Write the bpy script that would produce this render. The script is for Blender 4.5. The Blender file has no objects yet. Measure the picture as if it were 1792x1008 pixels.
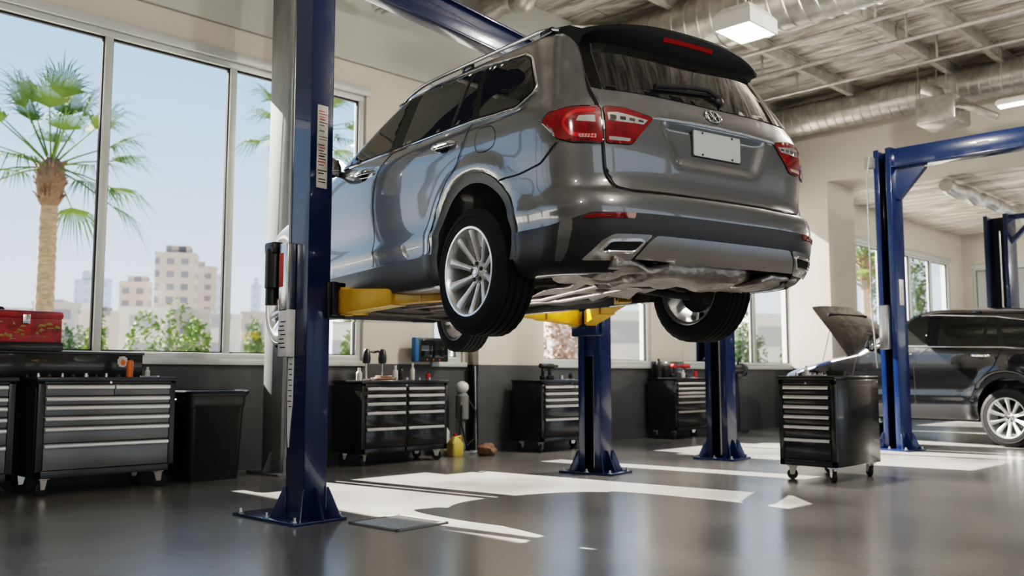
import bpy, bmesh, math, random
import numpy as np
from mathutils import Vector, Matrix, Euler
from mathutils.geometry import delaunay_2d_cdt
PI = math.pi
random.seed(7)
scene = bpy.context.scene
COL = scene.collection
S2 = math.sqrt(.5)

# ---------------------------------------------------------------- objects
def tag(o, label=None, cat=None, group=None, kind=None):
    if label: o['label'] = label
    if cat: o['category'] = cat
    if group: o['group'] = group
    if kind: o['kind'] = kind
    return o

def thing(name, label, cat, loc=(0, 0, 0), rz=0.0, group=None):
    o = bpy.data.objects.new(name, None)
    o.empty_display_size = .2
    COL.objects.link(o)
    o.location = loc
    o.rotation_euler = (0, 0, rz)
    return tag(o, label, cat, group)

def link(name, me, parent=None):
    o = bpy.data.objects.new(name, me)
    COL.objects.link(o)
    if parent: o.parent = parent
    return o

class MB:
    """collects shapes into one mesh"""
    def __init__(s): s.bm = bmesh.new()
    def _add(s, verts, faces, M=None, mi=0):
        vs = [s.bm.verts.new((M @ Vector(v)) if M else v) for v in verts]
        for f in faces:
            try:
                fc = s.bm.faces.new([vs[i] for i in f]); fc.material_index = mi
            except ValueError: pass
        return vs
    def box(s, x0, x1, y0, y1, z0, z1, bev=0.0, M=None, mi=0, seg=2):
        b = bmesh.new()
        vs = [b.verts.new((x, y, z)) for x in (x0, x1) for y in (y0, y1) for z in (z0, z1)]
        for f in ((0,1,3,2),(4,6,7,5),(0,4,5,1),(2,3,7,6),(0,2,6,4),(1,5,7,3)):
            b.faces.new([vs[i] for i in f])
        if bev > 0:
            bev = min(bev, .49*min(abs(x1-x0), abs(y1-y0), abs(z1-z0)))
            bmesh.ops.bevel(b, geom=b.edges[:], offset=bev, segments=seg, profile=.5, affect='EDGES')
        s.merge(b, M, mi); return s
    def merge(s, b, M=None, mi=0):
        b.verts.index_update()
        s._add([v.co.copy() for v in b.verts], [[v.index for v in f.verts] for f in b.faces], M, mi)
        b.free()
    def tube(s, pts, r, n=10, cap=True, closed=False, mi=0, M=None):
        pts = [Vector(p) for p in pts]
        N = len(pts)
        rr = r if isinstance(r, (list, tuple)) else [r]*N
        rings = []
        up = None
        for i, p in enumerate(pts):
            if closed: d = pts[(i+1) % N]-pts[i-1]
            else: d = pts[min(i+1, N-1)]-pts[max(i-1, 0)]
            if d.length < 1e-9: d = Vector((0, 0, 1))
            d.normalize()
            if up is None:
                up = Vector((0, 0, 1)) if abs(d.z) < .9 else Vector((1, 0, 0))
            a = d.cross(up)
            if a.length < 1e-6: a = d.orthogonal()
            a.normalize(); b = a.cross(d).normalized(); up = b
            rings.append([p + (a*math.cos(2*PI*k/n)+b*math.sin(2*PI*k/n))*rr[i] for k in range(n)])
        vs = [v for R in rings for v in R]
        fs = []
        for i in range(N if closed else N-1):
            j = (i+1) % N
            for k in range(n):
                fs.append((i*n+k, i*n+(k+1) % n, j*n+(k+1) % n, j*n+k))
        if cap and not closed:
            fs.append(list(range(n))[::-1]); fs.append([(N-1)*n+k for k in range(n)])
        s._add(vs, fs, M, mi); return s
    def cyl(s, p0, p1, r, n=20, mi=0, M=None, r2=None):
        return s.tube([p0, p1], [r, r if r2 is None else r2], n, True, False, mi, M)
    def lathe(s, prof, n=32, axis='z', M=None, mi=0, closed=False, a0=0, a1=2*PI):
        # prof: list of (radius, height)
        full = abs(a1-a0-2*PI) < 1e-6
        na = n if full else n+1
        vs = []
        for (r, h) in prof:
            for k in range(na):
                a = a0+(a1-a0)*k/n
                c, q = r*math.cos(a), r*math.sin(a)
                vs.append((c, q, h) if axis == 'z' else ((h, c, q) if axis == 'x' else (c, h, q)))
        fs = []
        P = len(prof)
        for i in range(P if closed else P-1):
            j = (i+1) % P
            for k in range(n):
                k2 = (k+1) % na
                fs.append((i*na+k, i*na+k2, j*na+k2, j*na+k))
        if not closed and full:
            if prof[0][0] > 1e-5: fs.append([k for k in range(na)][::-1])
            if prof[-1][0] > 1e-5: fs.append([(P-1)*na+k for k in range(na)])
        s._add(vs, fs, M, mi); return s
    def prism(s, poly, d0, d1, plane='xy', M=None, mi=0, bev=0.0):
        # poly in plane coords, extruded on the third axis
        n = len(poly)
        def P(u, v, w):
            return {'xy': (u, v, w), 'xz': (u, w, v), 'yz': (w, u, v)}[plane]
        b = bmesh.new()
        a = [b.verts.new(P(u, v, d0)) for u, v in poly]
        c = [b.verts.new(P(u, v, d1)) for u, v in poly]
        b.faces.new(a[::-1]); b.faces.new(c)
        for i in range(n):
            b.faces.new((a[i], a[(i+1) % n], c[(i+1) % n], c[i]))
        bmesh.ops.recalc_face_normals(b, faces=b.faces[:])
        if bev > 0:
            bmesh.ops.bevel(b, geom=b.edges[:], offset=bev, segments=2, profile=.5, affect='EDGES')
        s.merge(b, M, mi); return s
    def sphere(s, c, r, seg=16, M=None, mi=0, sc=(1, 1, 1)):
        b = bmesh.new()
        bmesh.ops.create_uvsphere(b, u_segments=seg, v_segments=max(6, seg//2), radius=r)
        for v in b.verts: v.co = Vector((v.co.x*sc[0]+c[0], v.co.y*sc[1]+c[1], v.co.z*sc[2]+c[2]))
        s.merge(b, M, mi); return s
    def build(s, name, mats, parent=None, smooth=35, recalc=True):
        bm = s.bm
        bmesh.ops.remove_doubles(bm, verts=bm.verts[:], dist=1e-6)
        if recalc: bmesh.ops.recalc_face_normals(bm, faces=bm.faces[:])
        me = bpy.data.meshes.new(name)
        if smooth:
            ang = math.radians(smooth)
            for f in bm.faces: f.smooth = True
            for e in bm.edges:
                if len(e.link_faces) == 2:
                    if e.calc_face_angle(0) > ang: e.smooth = False
        bm.to_mesh(me); bm.free()
        if not isinstance(mats, (list, tuple)): mats = [mats]
        for m in mats: me.materials.append(m)
        return link(name, me, parent)

def copy_tree(o, parent=None):
    c = o.copy(); COL.objects.link(c)
    if parent: c.parent = parent
    for ch in list(o.children): copy_tree(ch, c)
    return c

def struct(name, mb, m, parent=None, smooth=35):
    o = mb.build(name, m, parent, smooth)
    if parent is None: o['kind'] = 'structure'
    return o

# ---------------------------------------------------------------- materials
def mat(name, col, rough=.5, metal=0.0, coat=0.0, var=0.0, vscale=8.0, bump=0.0, bscale=40.0, rvar=0.0,
        emis=None, estr=0.0, spec=.5, stretch=(1, 1, 1), col2=None, aniso=0):
    m = bpy.data.materials.new(name); m.use_nodes = True
    nt = m.node_tree; P = nt.nodes['Principled BSDF']
    c = (*col, 1)
    P.inputs['Base Color'].default_value = c
    P.inputs['Roughness'].default_value = rough
    P.inputs['Metallic'].default_value = metal
    P.inputs['Coat Weight'].default_value = coat
    P.inputs['Coat Roughness'].default_value = .04
    P.inputs['Specular IOR Level'].default_value = spec
    if aniso: P.inputs['Anisotropic'].default_value = aniso
    if emis:
        P.inputs['Emission Color'].default_value = (*emis, 1)
        P.inputs['Emission Strength'].default_value = estr
    if var or bump or rvar:
        tc = nt.nodes.new('ShaderNodeTexCoord'); mp = nt.nodes.new('ShaderNodeMapping')
        mp.inputs['Scale'].default_value = stretch
        nt.links.new(tc.outputs['Object'], mp.inputs['Vector'])
        if var or rvar:
            n = nt.nodes.new('ShaderNodeTexNoise'); n.inputs['Scale'].default_value = vscale
            n.inputs['Detail'].default_value = 6; n.inputs['Roughness'].default_value = .6
            nt.links.new(mp.outputs['Vector'], n.inputs['Vector'])
            if var:
                r = nt.nodes.new('ShaderNodeValToRGB')
                r.color_ramp.elements[0].position = .3; r.color_ramp.elements[1].position = .7
                if col2: a, b = c, (*col2, 1)
                else:
                    a = (*[max(0, x*(1-var)) for x in col], 1); b = (*[min(1, x*(1+var)) for x in col], 1)
                r.color_ramp.elements[0].color = a; r.color_ramp.elements[1].color = b
                nt.links.new(n.outputs['Fac'], r.inputs['Fac'])
                nt.links.new(r.outputs['Color'], P.inputs['Base Color'])
            if rvar:
                mr = nt.nodes.new('ShaderNodeMapRange')
                mr.inputs['From Min'].default_value = .3; mr.inputs['From Max'].default_value = .7
                mr.inputs['To Min'].default_value = max(0, rough-rvar); mr.inputs['To Max'].default_value = min(1, rough+rvar)
                nt.links.new(n.outputs['Fac'], mr.inputs['Value'])
                nt.links.new(mr.outputs['Result'], P.inputs['Roughness'])
        if bump:
            n2 = nt.nodes.new('ShaderNodeTexNoise'); n2.inputs['Scale'].default_value = bscale
            n2.inputs['Detail'].default_value = 4
            nt.links.new(mp.outputs['Vector'], n2.inputs['Vector'])
            bn = nt.nodes.new('ShaderNodeBump'); bn.inputs['Strength'].default_value = bump
            bn.inputs['Distance'].default_value = .02
            nt.links.new(n2.outputs['Fac'], bn.inputs['Height'])
            nt.links.new(bn.outputs['Normal'], P.inputs['Normal'])
    return m

def glass_mat(name, tint=(1, 1, 1), refl=.9, rough=0.0):
    m = bpy.data.materials.new(name); m.use_nodes = True
    nt = m.node_tree; nt.nodes.clear()
    out = nt.nodes.new('ShaderNodeOutputMaterial'); mix = nt.nodes.new('ShaderNodeMixShader')
    tr = nt.nodes.new('ShaderNodeBsdfTransparent'); gl = nt.nodes.new('ShaderNodeBsdfGlossy')
    fr = nt.nodes.new('ShaderNodeFresnel'); fr.inputs['IOR'].default_value = 1.45
    tr.inputs['Color'].default_value = (*tint, 1)
    gl.inputs['Color'].default_value = (refl, refl, refl, 1); gl.inputs['Roughness'].default_value = rough
    nt.links.new(fr.outputs['Fac'], mix.inputs['Fac'])
    nt.links.new(tr.outputs['BSDF'], mix.inputs[1]); nt.links.new(gl.outputs['BSDF'], mix.inputs[2])
    nt.links.new(mix.outputs['Shader'], out.inputs['Surface'])
    return m
# ================================================================ SUV body surface (car space: x right, y forward, z up)
def pchip(xs, ys):
    xs = np.array(xs, float); ys = np.array(ys, float)
    h = np.diff(xs); d = np.diff(ys)/h
    m = np.zeros(len(xs))
    for i in range(1, len(xs)-1):
        if d[i-1]*d[i] > 0:
            w1 = 2*h[i]+h[i-1]; w2 = h[i]+2*h[i-1]
            m[i] = (w1+w2)/(w1/d[i-1]+w2/d[i])
    m[0] = d[0]; m[-1] = d[-1]
    def f(x):
        x = min(max(x, xs[0]), xs[-1])
        i = min(max(int(np.searchsorted(xs, x))-1, 0), len(xs)-2)
        t = (x-xs[i])/h[i]
        return ((2*t**3-3*t*t+1)*ys[i]+(t**3-2*t*t+t)*h[i]*m[i]+(-2*t**3+3*t*t)*ys[i+1]+(t**3-t*t)*h[i]*m[i+1])
    return f
HW = .37                     # wheel centre height
LW = 3.14                    # wheelbase
AW, AR = .475, .41           # wheel arch centre height and radius
ZTOP = 1.832
W_ = pchip([.30, .33, .40, .50, .56, .64, .67, .74, .85, .98, 1.08, 1.16, 1.215, 1.24, 1.30, 1.45, 1.58, 1.66, 1.71, 1.75, 1.785, 1.81, ZTOP],
           [.86, .925, .948, .955, .951, .962, .954, .948, .958, .968, .968, .958, .94, .925, .902, .845, .79, .748, .71, .65, .53, .37, .02])
R_ = pchip([.30, .34, .38, .44, .52, .60, .66, .70, .725, .80, .95, 1.10, 1.16, 1.24, 1.30, 1.45, 1.58, 1.66, 1.71, 1.75, 1.785, 1.81, ZTOP],
           [-.93, -.975, -1.01, -1.042, -1.065, -1.075, -1.07, -1.055, -1.02, -1.005, -1.01, -1.00, -.985, -.95, -.92, -.84, -.765, -.72, -.68, -.60, -.40, -.10, .35])
F_ = pchip([.30, .40, .60, .80, .92, .99, 1.04, 1.09, 1.13, 1.16, 1.20, 1.30, 1.45, 1.60, 1.68, 1.73, 1.76, 1.79, 1.81, ZTOP],
           [3.88, 3.98, 4.06, 4.03, 3.96, 3.72, 3.44, 3.12, 2.80, 2.62, 2.54, 2.36, 2.09, 1.82, 1.66, 1.54, 1.44, 1.27, 1.08, .6])
def shz(y, z):
    # belt line and roof rise a little towards the front
    k = min(1, max(0, (z-.85)/.4)); k = k*k*(3-2*k)
    return z+.045*min(2.0, max(-.2, y))*k
def unshz(y, z):
    q = z
    for _ in range(12): q -= shz(y, q)-z
    return q
def LR(z): return min(.52, (F_(z)-R_(z))*.44)
def LF(z): return min(.74 if z < 1.0 else (.74-(z-1.0)/.16*.12 if z < 1.16 else .62), (F_(z)-R_(z))*.44)
NR, NF = 3.6, 2.6
def bow(y): return 1-.012*((y-1.2)/2)**2
def flare(y, z):
    b = 0
    for yw in (0, LW):
        q = math.hypot(y-yw, z-AW)
        sg = .04 if q < .50 else .06
        b = max(b, .022*math.exp(-((q-.50)/sg)**2))
    return b*min(1, max(0, (z-.28)/.15))
def xs(y, z, bump=True):
    w = W_(z)*bow(y); r = R_(z); f = F_(z); l = LR(z); g = LF(z)
    if y < r+l:
        k = min(1, (r+l-y)/l); x = w*max(0, 1-k**NR)**(1/NR)
    elif y > f-g:
        k = min(1, (y-f+g)/g); x = w*max(0, 1-k**NF)**(1/NF)
    else: x = w
    return x+(flare(y, z)*min(1, x/.8) if bump else 0)
def yrear(x, z):
    w = W_(z); r = R_(z); l = LR(z)
    k = min(.9995, abs(x)/w)
    return r+l-l*(1-k**NR)**(1/NR)
def yfront(x, z):
    w = W_(z); f = F_(z); g = LF(z)
    k = min(.9995, abs(x)/w)
    return f-g+g*(1-k**NF)**(1/NF)
def recess(x, z, d):
    # number plate recess in the tailgate
    hw = .43-(1.10-z)*.45
    a = min(1, max(0, (hw-abs(x))/.09)); b = min(1, max(0, (z-.865)/.07)); c = min(1, max(0, (1.112-z)/.018))
    s = lambda t: t*t*(3-2*t)
    return d*s(a)*s(b)*s(c)
def corner(t, z):
    # t 0..1 from rear centre line round the corner to the side
    w = W_(z); r = R_(z); l = LR(z); a = t*PI/2
    x = w*math.sin(a)**(2/NR); y = r+l-l*max(0, math.cos(a))**(2/NR)
    return x*bow(y), y
def zroof(x, y):
    lo, hi = 1.35, ZTOP
    for _ in range(40):
        m = (lo+hi)/2
        if y > R_(m) and y < F_(m) and xs(y, m, False) > abs(x): lo = m
        else: hi = m
    return lo

def body_bm():
    zs = [.30, .315, .33, .345, .36]
    z = .375
    while z < 1.70: zs.append(z); z += .0165
    zs += [1.705, 1.716, 1.727, 1.737, 1.746, 1.755, 1.763, 1.771, 1.778, 1.785, 1.792, 1.799, 1.806, 1.812, 1.818, 1.823, 1.827, 1.830, 1.8316]
    NT, NS = 22, 64
    bm = bmesh.new()
    rings = []
    for z in zs:
        w = W_(z); r = R_(z); f = F_(z); l = LR(z); g = LF(z)
        half = []
        for i in range(NT+1):
            a = (i/NT)*PI/2
            # reparametrised so that points spread evenly
            k = math.sin(a)**(2/NR); x = w*k
            y = r+l-l*max(0, math.cos(a))**(2/NR)
            half.append((x, y))
        for i in range(1, NS):
            half.append((w, r+l+(f-g-r-l)*i/NS))
        for i in range(NT+1):
            a = (1-i/NT)*PI/2
            half.append((w*math.sin(a)**(2/NF), f-g+g*max(0, math.cos(a))**(2/NF)))
        pts = []
        for x, y in half:
            xx = x*bow(y); xx += flare(y, z)*min(1, xx/.8)
            yy = y
            if y < -.3: yy += recess(x, z, .06)
            pts.append((xx, yy))
        full = pts+[(-x, y) for x, y in pts[-2:0:-1]]
        rings.append([bm.verts.new((x, y, shz(y, z))) for x, y in full])
    n = len(rings[0])
    for a, b in zip(rings, rings[1:]):
        for k in range(n):
            bm.faces.new((a[k], a[(k+1) % n], b[(k+1) % n], b[k]))
    bm.faces.new(rings[0][::-1]); bm.faces.new(rings[-1])
    return bm
# ================================================================ surface panels
def inside(p, poly):
    x, y = p; c = False; n = len(poly)
    for i in range(n):
        (x1, y1), (x2, y2) = poly[i], poly[i-1]
        if (y1 > y) != (y2 > y) and x < (x2-x1)*(y-y1)/(y2-y1)+x1: c = not c
    return c
def segd(p, a, b):
    ax, ay = a; bx, by = b; dx, dy = bx-ax, by-ay
    L = dx*dx+dy*dy
    t = 0 if L == 0 else max(0, min(1, ((p[0]-ax)*dx+(p[1]-ay)*dy)/L))
    return math.hypot(p[0]-ax-t*dx, p[1]-ay-t*dy)
def rounded(poly, r, k=4):
    if r <= 0: return list(poly)
    out = []; n = len(poly)
    for i in range(n):
        p = Vector(poly[i]); a = Vector(poly[i-1])-p; b = Vector(poly[(i+1) % n])-p
        rr = min(r, .45*a.length, .45*b.length)
        if a.angle(b, 0) > 2.7: out.append(tuple(p)); continue
        A = p+a.normalized()*rr; B = p+b.normalized()*rr
        for j in range(k+1):
            t = j/k
            q = A*(1-t)**2+p*2*t*(1-t)+B*t*t
            out.append(tuple(q))
    return out
def resample(poly, h, closed=True):
    out = []; n = len(poly)
    for i in range(n if closed else n-1):
        a = Vector(poly[i]); b = Vector(poly[(i+1) % n])
        m = max(1, int(math.ceil((b-a).length/h)))
        for j in range(m): out.append(tuple(a.lerp(b, j/m)))
    if not closed: out.append(tuple(poly[-1]))
    return out
def mnormal(fm, u, v, e=.004):
    d = (fm(u+e, v)-fm(u-e, v)).cross(fm(u, v+e)-fm(u, v-e))
    if d.length < 1e-12: d = Vector((0, -1, 0))
    d.normalize()
    p = fm(u, v); c = Vector((0, min(2.6, max(-.3, p.y)), .8))
    if d.dot(p-c) < 0: d = -d
    return d
def panel(name, poly, fm, m, parent=None, off=.002, thick=.006, h=.03, r=0.0, holes=()):
    poly = resample(rounded(poly, r), h)
    hs = [resample(x, h) for x in holes]
    xs_ = [p[0] for p in poly]; ys_ = [p[1] for p in poly]
    allp = [Vector(p) for p in poly]; edges = [(i, (i+1) % len(poly)) for i in range(len(poly))]
    faces = [list(range(len(poly)))]
    for q in hs:
        b = len(allp); allp += [Vector(p) for p in q]
        edges += [(b+i, b+(i+1) % len(q)) for i in range(len(q))]
    bnd = [(tuple(allp[a]), tuple(allp[b])) for a, b in edges]
    nx = int((max(xs_)-min(xs_))/h)+1; ny = int((max(ys_)-min(ys_))/h)+1
    for i in range(nx+1):
        for j in range(ny+1):
            p = (min(xs_)+(i+.5*(j % 2))*h, min(ys_)+j*h)
            if inside(p, poly) and not any(inside(p, q) for q in hs) and min(segd(p, a, b) for a, b in bnd) > .4*h:
                allp.append(Vector(p))
    vs, es, fs, _, _, _ = delaunay_2d_cdt(allp, edges, [], 0, 1e-5)
    bm = bmesh.new()
    top = []; nor = []
    for v in vs:
        P = fm(v.x, v.y); N = mnormal(fm, v.x, v.y)
        top.append(bm.verts.new(P+N*off)); nor.append(N)
    for f in fs:
        c = sum((vs[i] for i in f), Vector((0, 0)))/len(f)
        if inside(c, poly) and not any(inside(c, q) for q in hs):
            fc = bm.faces.new([top[i] for i in f])
            fc.normal_update()
            if fc.normal.dot(nor[f[0]]) < 0: fc.normal_flip()
    for f in bm.faces: f.smooth = True
    be = [e for e in bm.edges if len(e.link_faces) == 1]
    low = {}
    idx = {v: i for i, v in enumerate(top)}
    for e in be:
        for v in e.verts:
            if v not in low: low[v] = bm.verts.new(v.co-nor[idx[v]]*thick)
    for e in be:
        a, b = e.verts
        f0 = e.link_faces[0]
        fc = bm.faces.new((a, b, low[b], low[a])); fc.normal_update()
        mid = (a.co+b.co)/2
        if fc.normal.dot(mid-f0.calc_center_median()) < 0: fc.normal_flip()
        e.smooth = False
    for v in [v for v in bm.verts if not v.link_faces]: bm.verts.remove(v)
    me = bpy.data.meshes.new(name); bm.to_mesh(me); bm.free()
    me.materials.append(m)
    return link(name, me, parent)
def strip_panel(name, ts, lo, hi, fm, m, parent, off, thick, rows=10):
    def lerp(tab, t):
        for (a, b), (c, d) in zip(tab, tab[1:]):
            if t <= c: return b+(d-b)*(0 if c == a else max(0, (t-a)/(c-a)))
        return tab[-1][1]
    bm = bmesh.new(); g = []; nn = []
    for t in ts:
        l, h = lerp(lo, t), lerp(hi, t)
        col = []; nc = []
        for r in range(rows+1):
            z = l+(h-l)*r/rows; N = mnormal(fm, t, z)
            col.append(bm.verts.new(fm(t, z)+N*off)); nc.append(N)
        g.append(col); nn.append(nc)
    def face(vs, n):
        f = bm.faces.new(vs); f.normal_update()
        if f.normal.dot(n) < 0: f.normal_flip()
        return f
    n = len(ts)
    for i in range(n-1):
        for r in range(rows): face((g[i][r], g[i+1][r], g[i+1][r+1], g[i][r+1]), nn[i][r]).smooth = True
    for r0, up in ((0, -1), (rows, 1)):
        q = [bm.verts.new(g[i][r0].co-nn[i][r0]*thick) for i in range(n)]
        for i in range(n-1):
            face((g[i][r0], g[i+1][r0], q[i+1], q[i]), Vector((0, 0, up)))
            e = bm.edges.get((g[i][r0], g[i+1][r0])); e.smooth = False
    me = bpy.data.meshes.new(name); bm.to_mesh(me); bm.free(); me.materials.append(m)
    return link(name, me, parent)
def smooth_line(line, r=.05, k=5):
    out = [line[0]]
    for i in range(1, len(line)-1):
        p = Vector(line[i]); a = Vector(line[i-1])-p; b = Vector(line[i+1])-p
        rr = min(r, .45*a.length, .45*b.length)
        A = p+a.normalized()*rr; B = p+b.normalized()*rr
        for j in range(k+1):
            t = j/k; out.append(tuple(A*(1-t)**2+p*2*t*(1-t)+B*t*t))
    return out+[line[-1]]
def ribbon(name, line, fm, m, parent, width=.007, off=.0035, h=.03):
    pts = [Vector(p) for p in resample(smooth_line(line), h, False)]
    mb = MB(); vs = []; fs = []
    for i, p in enumerate(pts):
        d = (pts[min(i+1, len(pts)-1)]-pts[max(i-1, 0)]).normalized(); q = Vector((-d.y, d.x))*width/2
        for s in (-1, 0, 1):
            u = p+q*s
            vs.append(fm(u.x, u.y)+mnormal(fm, u.x, u.y)*off)
    for i in range(len(pts)-1):
        for k in (0, 1): fs.append((i*3+k, i*3+k+1, i*3+k+4, i*3+k+3))
    mb._add(vs, fs)
    return mb.build(name, m, parent, recalc=False)
def mapline(line, fm, off=.004, h=.03, closed=False):
    return [fm(*p)+mnormal(fm, *p)*off for p in resample(line, h, closed)]
def mside(sg): return lambda y, z: Vector((sg*xs(y, z), y, shz(y, z)))
def mrear(x, z):
    y = yrear(x, z); return Vector((x, y, shz(y, z)))
def mtail(x, z):
    y = yrear(x, z)+recess(x, z, .036); return Vector((x, y, shz(y, z)))
def mfront(x, z):
    y = yfront(x, z); return Vector((x, y, shz(y, z)))
def mwrap(sg):
    def f(t, z):
        if t <= 1: x, y = corner(max(0, t), z)
        else:
            y = R_(z)+LR(z)+(t-1); x = W_(z)*bow(y)
        if t < 0:
            x, y = corner(-t, z); x = -x
        else: x += flare(y, z)*min(1, x/.8)
        return Vector((sg*x, y, shz(y, z)))
    return f
def mroof(x, y):
    z = zroof(x, y); return Vector((x, y, shz(y, z)))
def t_of(x, y, z):
    w = W_(z); l = LR(z); k = (R_(z)+l-y)/l
    if k <= 0: return 1-k*l
    return math.atan2((min(1, abs(x)/w))**(NR/2), k**(NR/2))*2/PI

# ================================================================ materials for the vehicles
def paint(name, col, metal=.65, rough=.32):
    m = mat(name, col, rough=rough, metal=metal, coat=1.0)
    m.node_tree.nodes['Principled BSDF'].inputs['Coat IOR'].default_value = 1.75
    return m
M_rub = mat('tyre_rubber', (.016, .016, .017), rough=.7, spec=.2, var=.25, vscale=30, bump=.05, bscale=200)
M_well = mat('wheel_well_black', (.008, .008, .008), rough=.85)
M_trim = mat('black_trim_plastic', (.022, .022, .024), rough=.42)
M_gblk = mat('gloss_black', (.006, .006, .007), rough=.06, coat=.6)
M_grey = mat('grey_trim_plastic', (.05, .052, .056), rough=.42, spec=.35)
M_chr = mat('chrome', (.82, .82, .83), rough=.08, metal=1)
M_alloy = mat('alloy_silver', (.74, .75, .77), rough=.3, metal=.75)
M_skid = mat('brushed_skid', (.52, .51, .50), rough=.24, metal=1)
M_glass = mat('tinted_glass', (.012, .013, .012), rough=.02, spec=.7)
M_band = mat('window_band_black', (.006, .006, .006), rough=.4, spec=.3)
M_seam = mat('seam_dark', (.006, .006, .006), rough=.8)
M_red = mat('lamp_red', (.17, .003, .006), rough=.12, coat=.6, var=.5, vscale=14, emis=(.6, .01, .01), estr=.015)
M_red2 = mat('lamp_red_bright', (.50, .008, .010), rough=.15, coat=.6, emis=(.9, .02, .02), estr=.05)
M_clear = mat('lamp_clear', (.62, .60, .60), rough=.1, metal=.6, coat=1)
M_rail = mat('roof_rail_metal', (.30, .30, .31), rough=.25, metal=.9)
M_plate = mat('plate_blank', (.45, .46, .47), rough=.4)
M_under = mat('underbody_dark', (.03, .028, .026), rough=.6, var=.5, vscale=7, bump=.3, bscale=14)
M_shield = mat('crumpled_heat_shield', (.34, .315, .29), rough=.38, metal=.85, var=.45, vscale=5, bump=.9, bscale=9)
M_pipe = mat('exhaust_steel', (.36, .33, .31), rough=.35, metal=.9, var=.35, vscale=12)
M_iron = mat('cast_iron', (.06, .055, .05), rough=.6, metal=.4, var=.4, vscale=14, bump=.3, bscale=30)

# ================================================================ wheel
def build_wheel(parent, x, y, sg):
    """sg = side of the car the outer face looks to"""
    n = 96
    T = .37; wd = .118
    prof = [(.255, -wd+.006), (.262, -wd-.004), (.285, -wd-.006), (.305, -wd-.004), (.33, -wd+.0), (.348, -wd+.006), (.361, -wd+.02)]
    for gx in (-.068, -.024, .024, .068):
        prof += [(.369, gx-.007), (.358, gx-.0045), (.358, gx+.0045), (.369, gx+.007)]
    prof = prof[:7]+[(.368, -.095)]+prof[7:]+[(.368, .095), (.361, wd-.02), (.348, wd-.006), (.33, wd), (.316, wd+.0045), (.312, wd+.0015), (.285, wd+.006), (.262, wd+.004), (.255, wd-.006)]
    b = MB(); vs = []; P = len(prof)
    for (r, h) in prof:
        for k in range(n):
            a = 2*PI*k/n
            rr = r
            if k % 3 == 0 and abs(h) > .07 and r > .345: rr -= .003
            vs.append((h, rr*math.cos(a), rr*math.sin(a)))
    fs = [(i*n+k, i*n+(k+1) % n, (i+1)*n+(k+1) % n, (i+1)*n+k) for i in range(P-1) for k in range(n)]
    b._add(vs, fs)
    flip = Matrix.Scale(sg, 4, (1, 0, 0)) if sg < 0 else Matrix.Identity(4)
    for v in b.bm.verts: v.co = flip @ v.co
    rim = MB()
    # barrel and lip
    rim.lathe([(.255, wd-.004), (.262, wd+.001), (.258, wd+.006), (.247, wd+.004), (.240, wd-.012), (.236, wd-.05), (.228, -.02), (.232, -wd+.02), (.247, -wd+.004), (.257, -wd), (.256, -wd+.008), (.24, -wd+.03), (.237, 0), (.247, wd-.03)], 72, 'x', closed=True)
    # hub
    rim.lathe([(0, .062), (.03, .064), (.036, .058), (.062, .055), (.072, .046), (.076, .02), (.07, 0), (0, 0)], 40, 'x')
    # ten spokes
    for i in range(10):
        a = 2*PI*(i+.5)/10
        prf = [(.055, .017, .050, .036), (.10, .016, .062, .034), (.15, .0185, .078, .03), (.20, .0235, .094, .028), (.236, .030, .105, .03), (.247, .034, .107, .03)]
        vs = []; 
        for (r, hw_, top, dp) in prf:
            for (tt, xx) in ((-hw_, top-dp), (-hw_, top-.006), (-hw_*.55, top), (hw_*.55, top), (hw_, top-.006), (hw_, top-dp)):
                c, s_ = math.cos(a), math.sin(a)
                vs.append((xx, r*c-tt*s_, r*s_+tt*c))
        fs = [(k*6+j, k*6+(j+1) % 6, k*6+6+(j+1) % 6, k*6+6+j) for k in range(len(prf)-1) for j in range(6)]
        rim._add(vs, fs)
    for v in rim.bm.verts: v.co = flip @ v.co
    w = rim.build('wheel', M_alloy, parent, 40)
    w.location = (x, y, HW)
    b.build('tyre', M_rub, w, 30)
    cap = MB()
    cap.lathe([(.0, .074), (.026, .073), (.031, .068), (.031, .055)], 28, 'x')
    cap.lathe([(.021, .0745), (.019, .0775), (.0165, .0745)], 24, 'x', closed=True)
    for v in cap.bm.verts: v.co = flip @ v.co
    cap.build('centre_cap', M_chr, w)
    for i in range(5):
        a = 2*PI*i/5+.3; nb = MB()
        nb.lathe([(.013, .05), (.012, .066), (0, .068)], 6, 'x')
        for v in nb.bm.verts: v.co = flip @ (v.co+Vector((0, .05*math.cos(a), .05*math.sin(a))))
        nb.build('lug_nut', M_iron, w)
    d = MB(); d.lathe([(.0, .0), (.165, .0), (.165, -.025), (.0, -.025)], 40, 'x')
    d.box(-.04, .012, -.07, .07, .09, .175, .01, M=Matrix.Rotation(2.0, 4, 'X'))
    for v in d.bm.verts: v.co = flip @ v.co
    d.build('brake_disc', M_iron, w)
    return w

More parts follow.
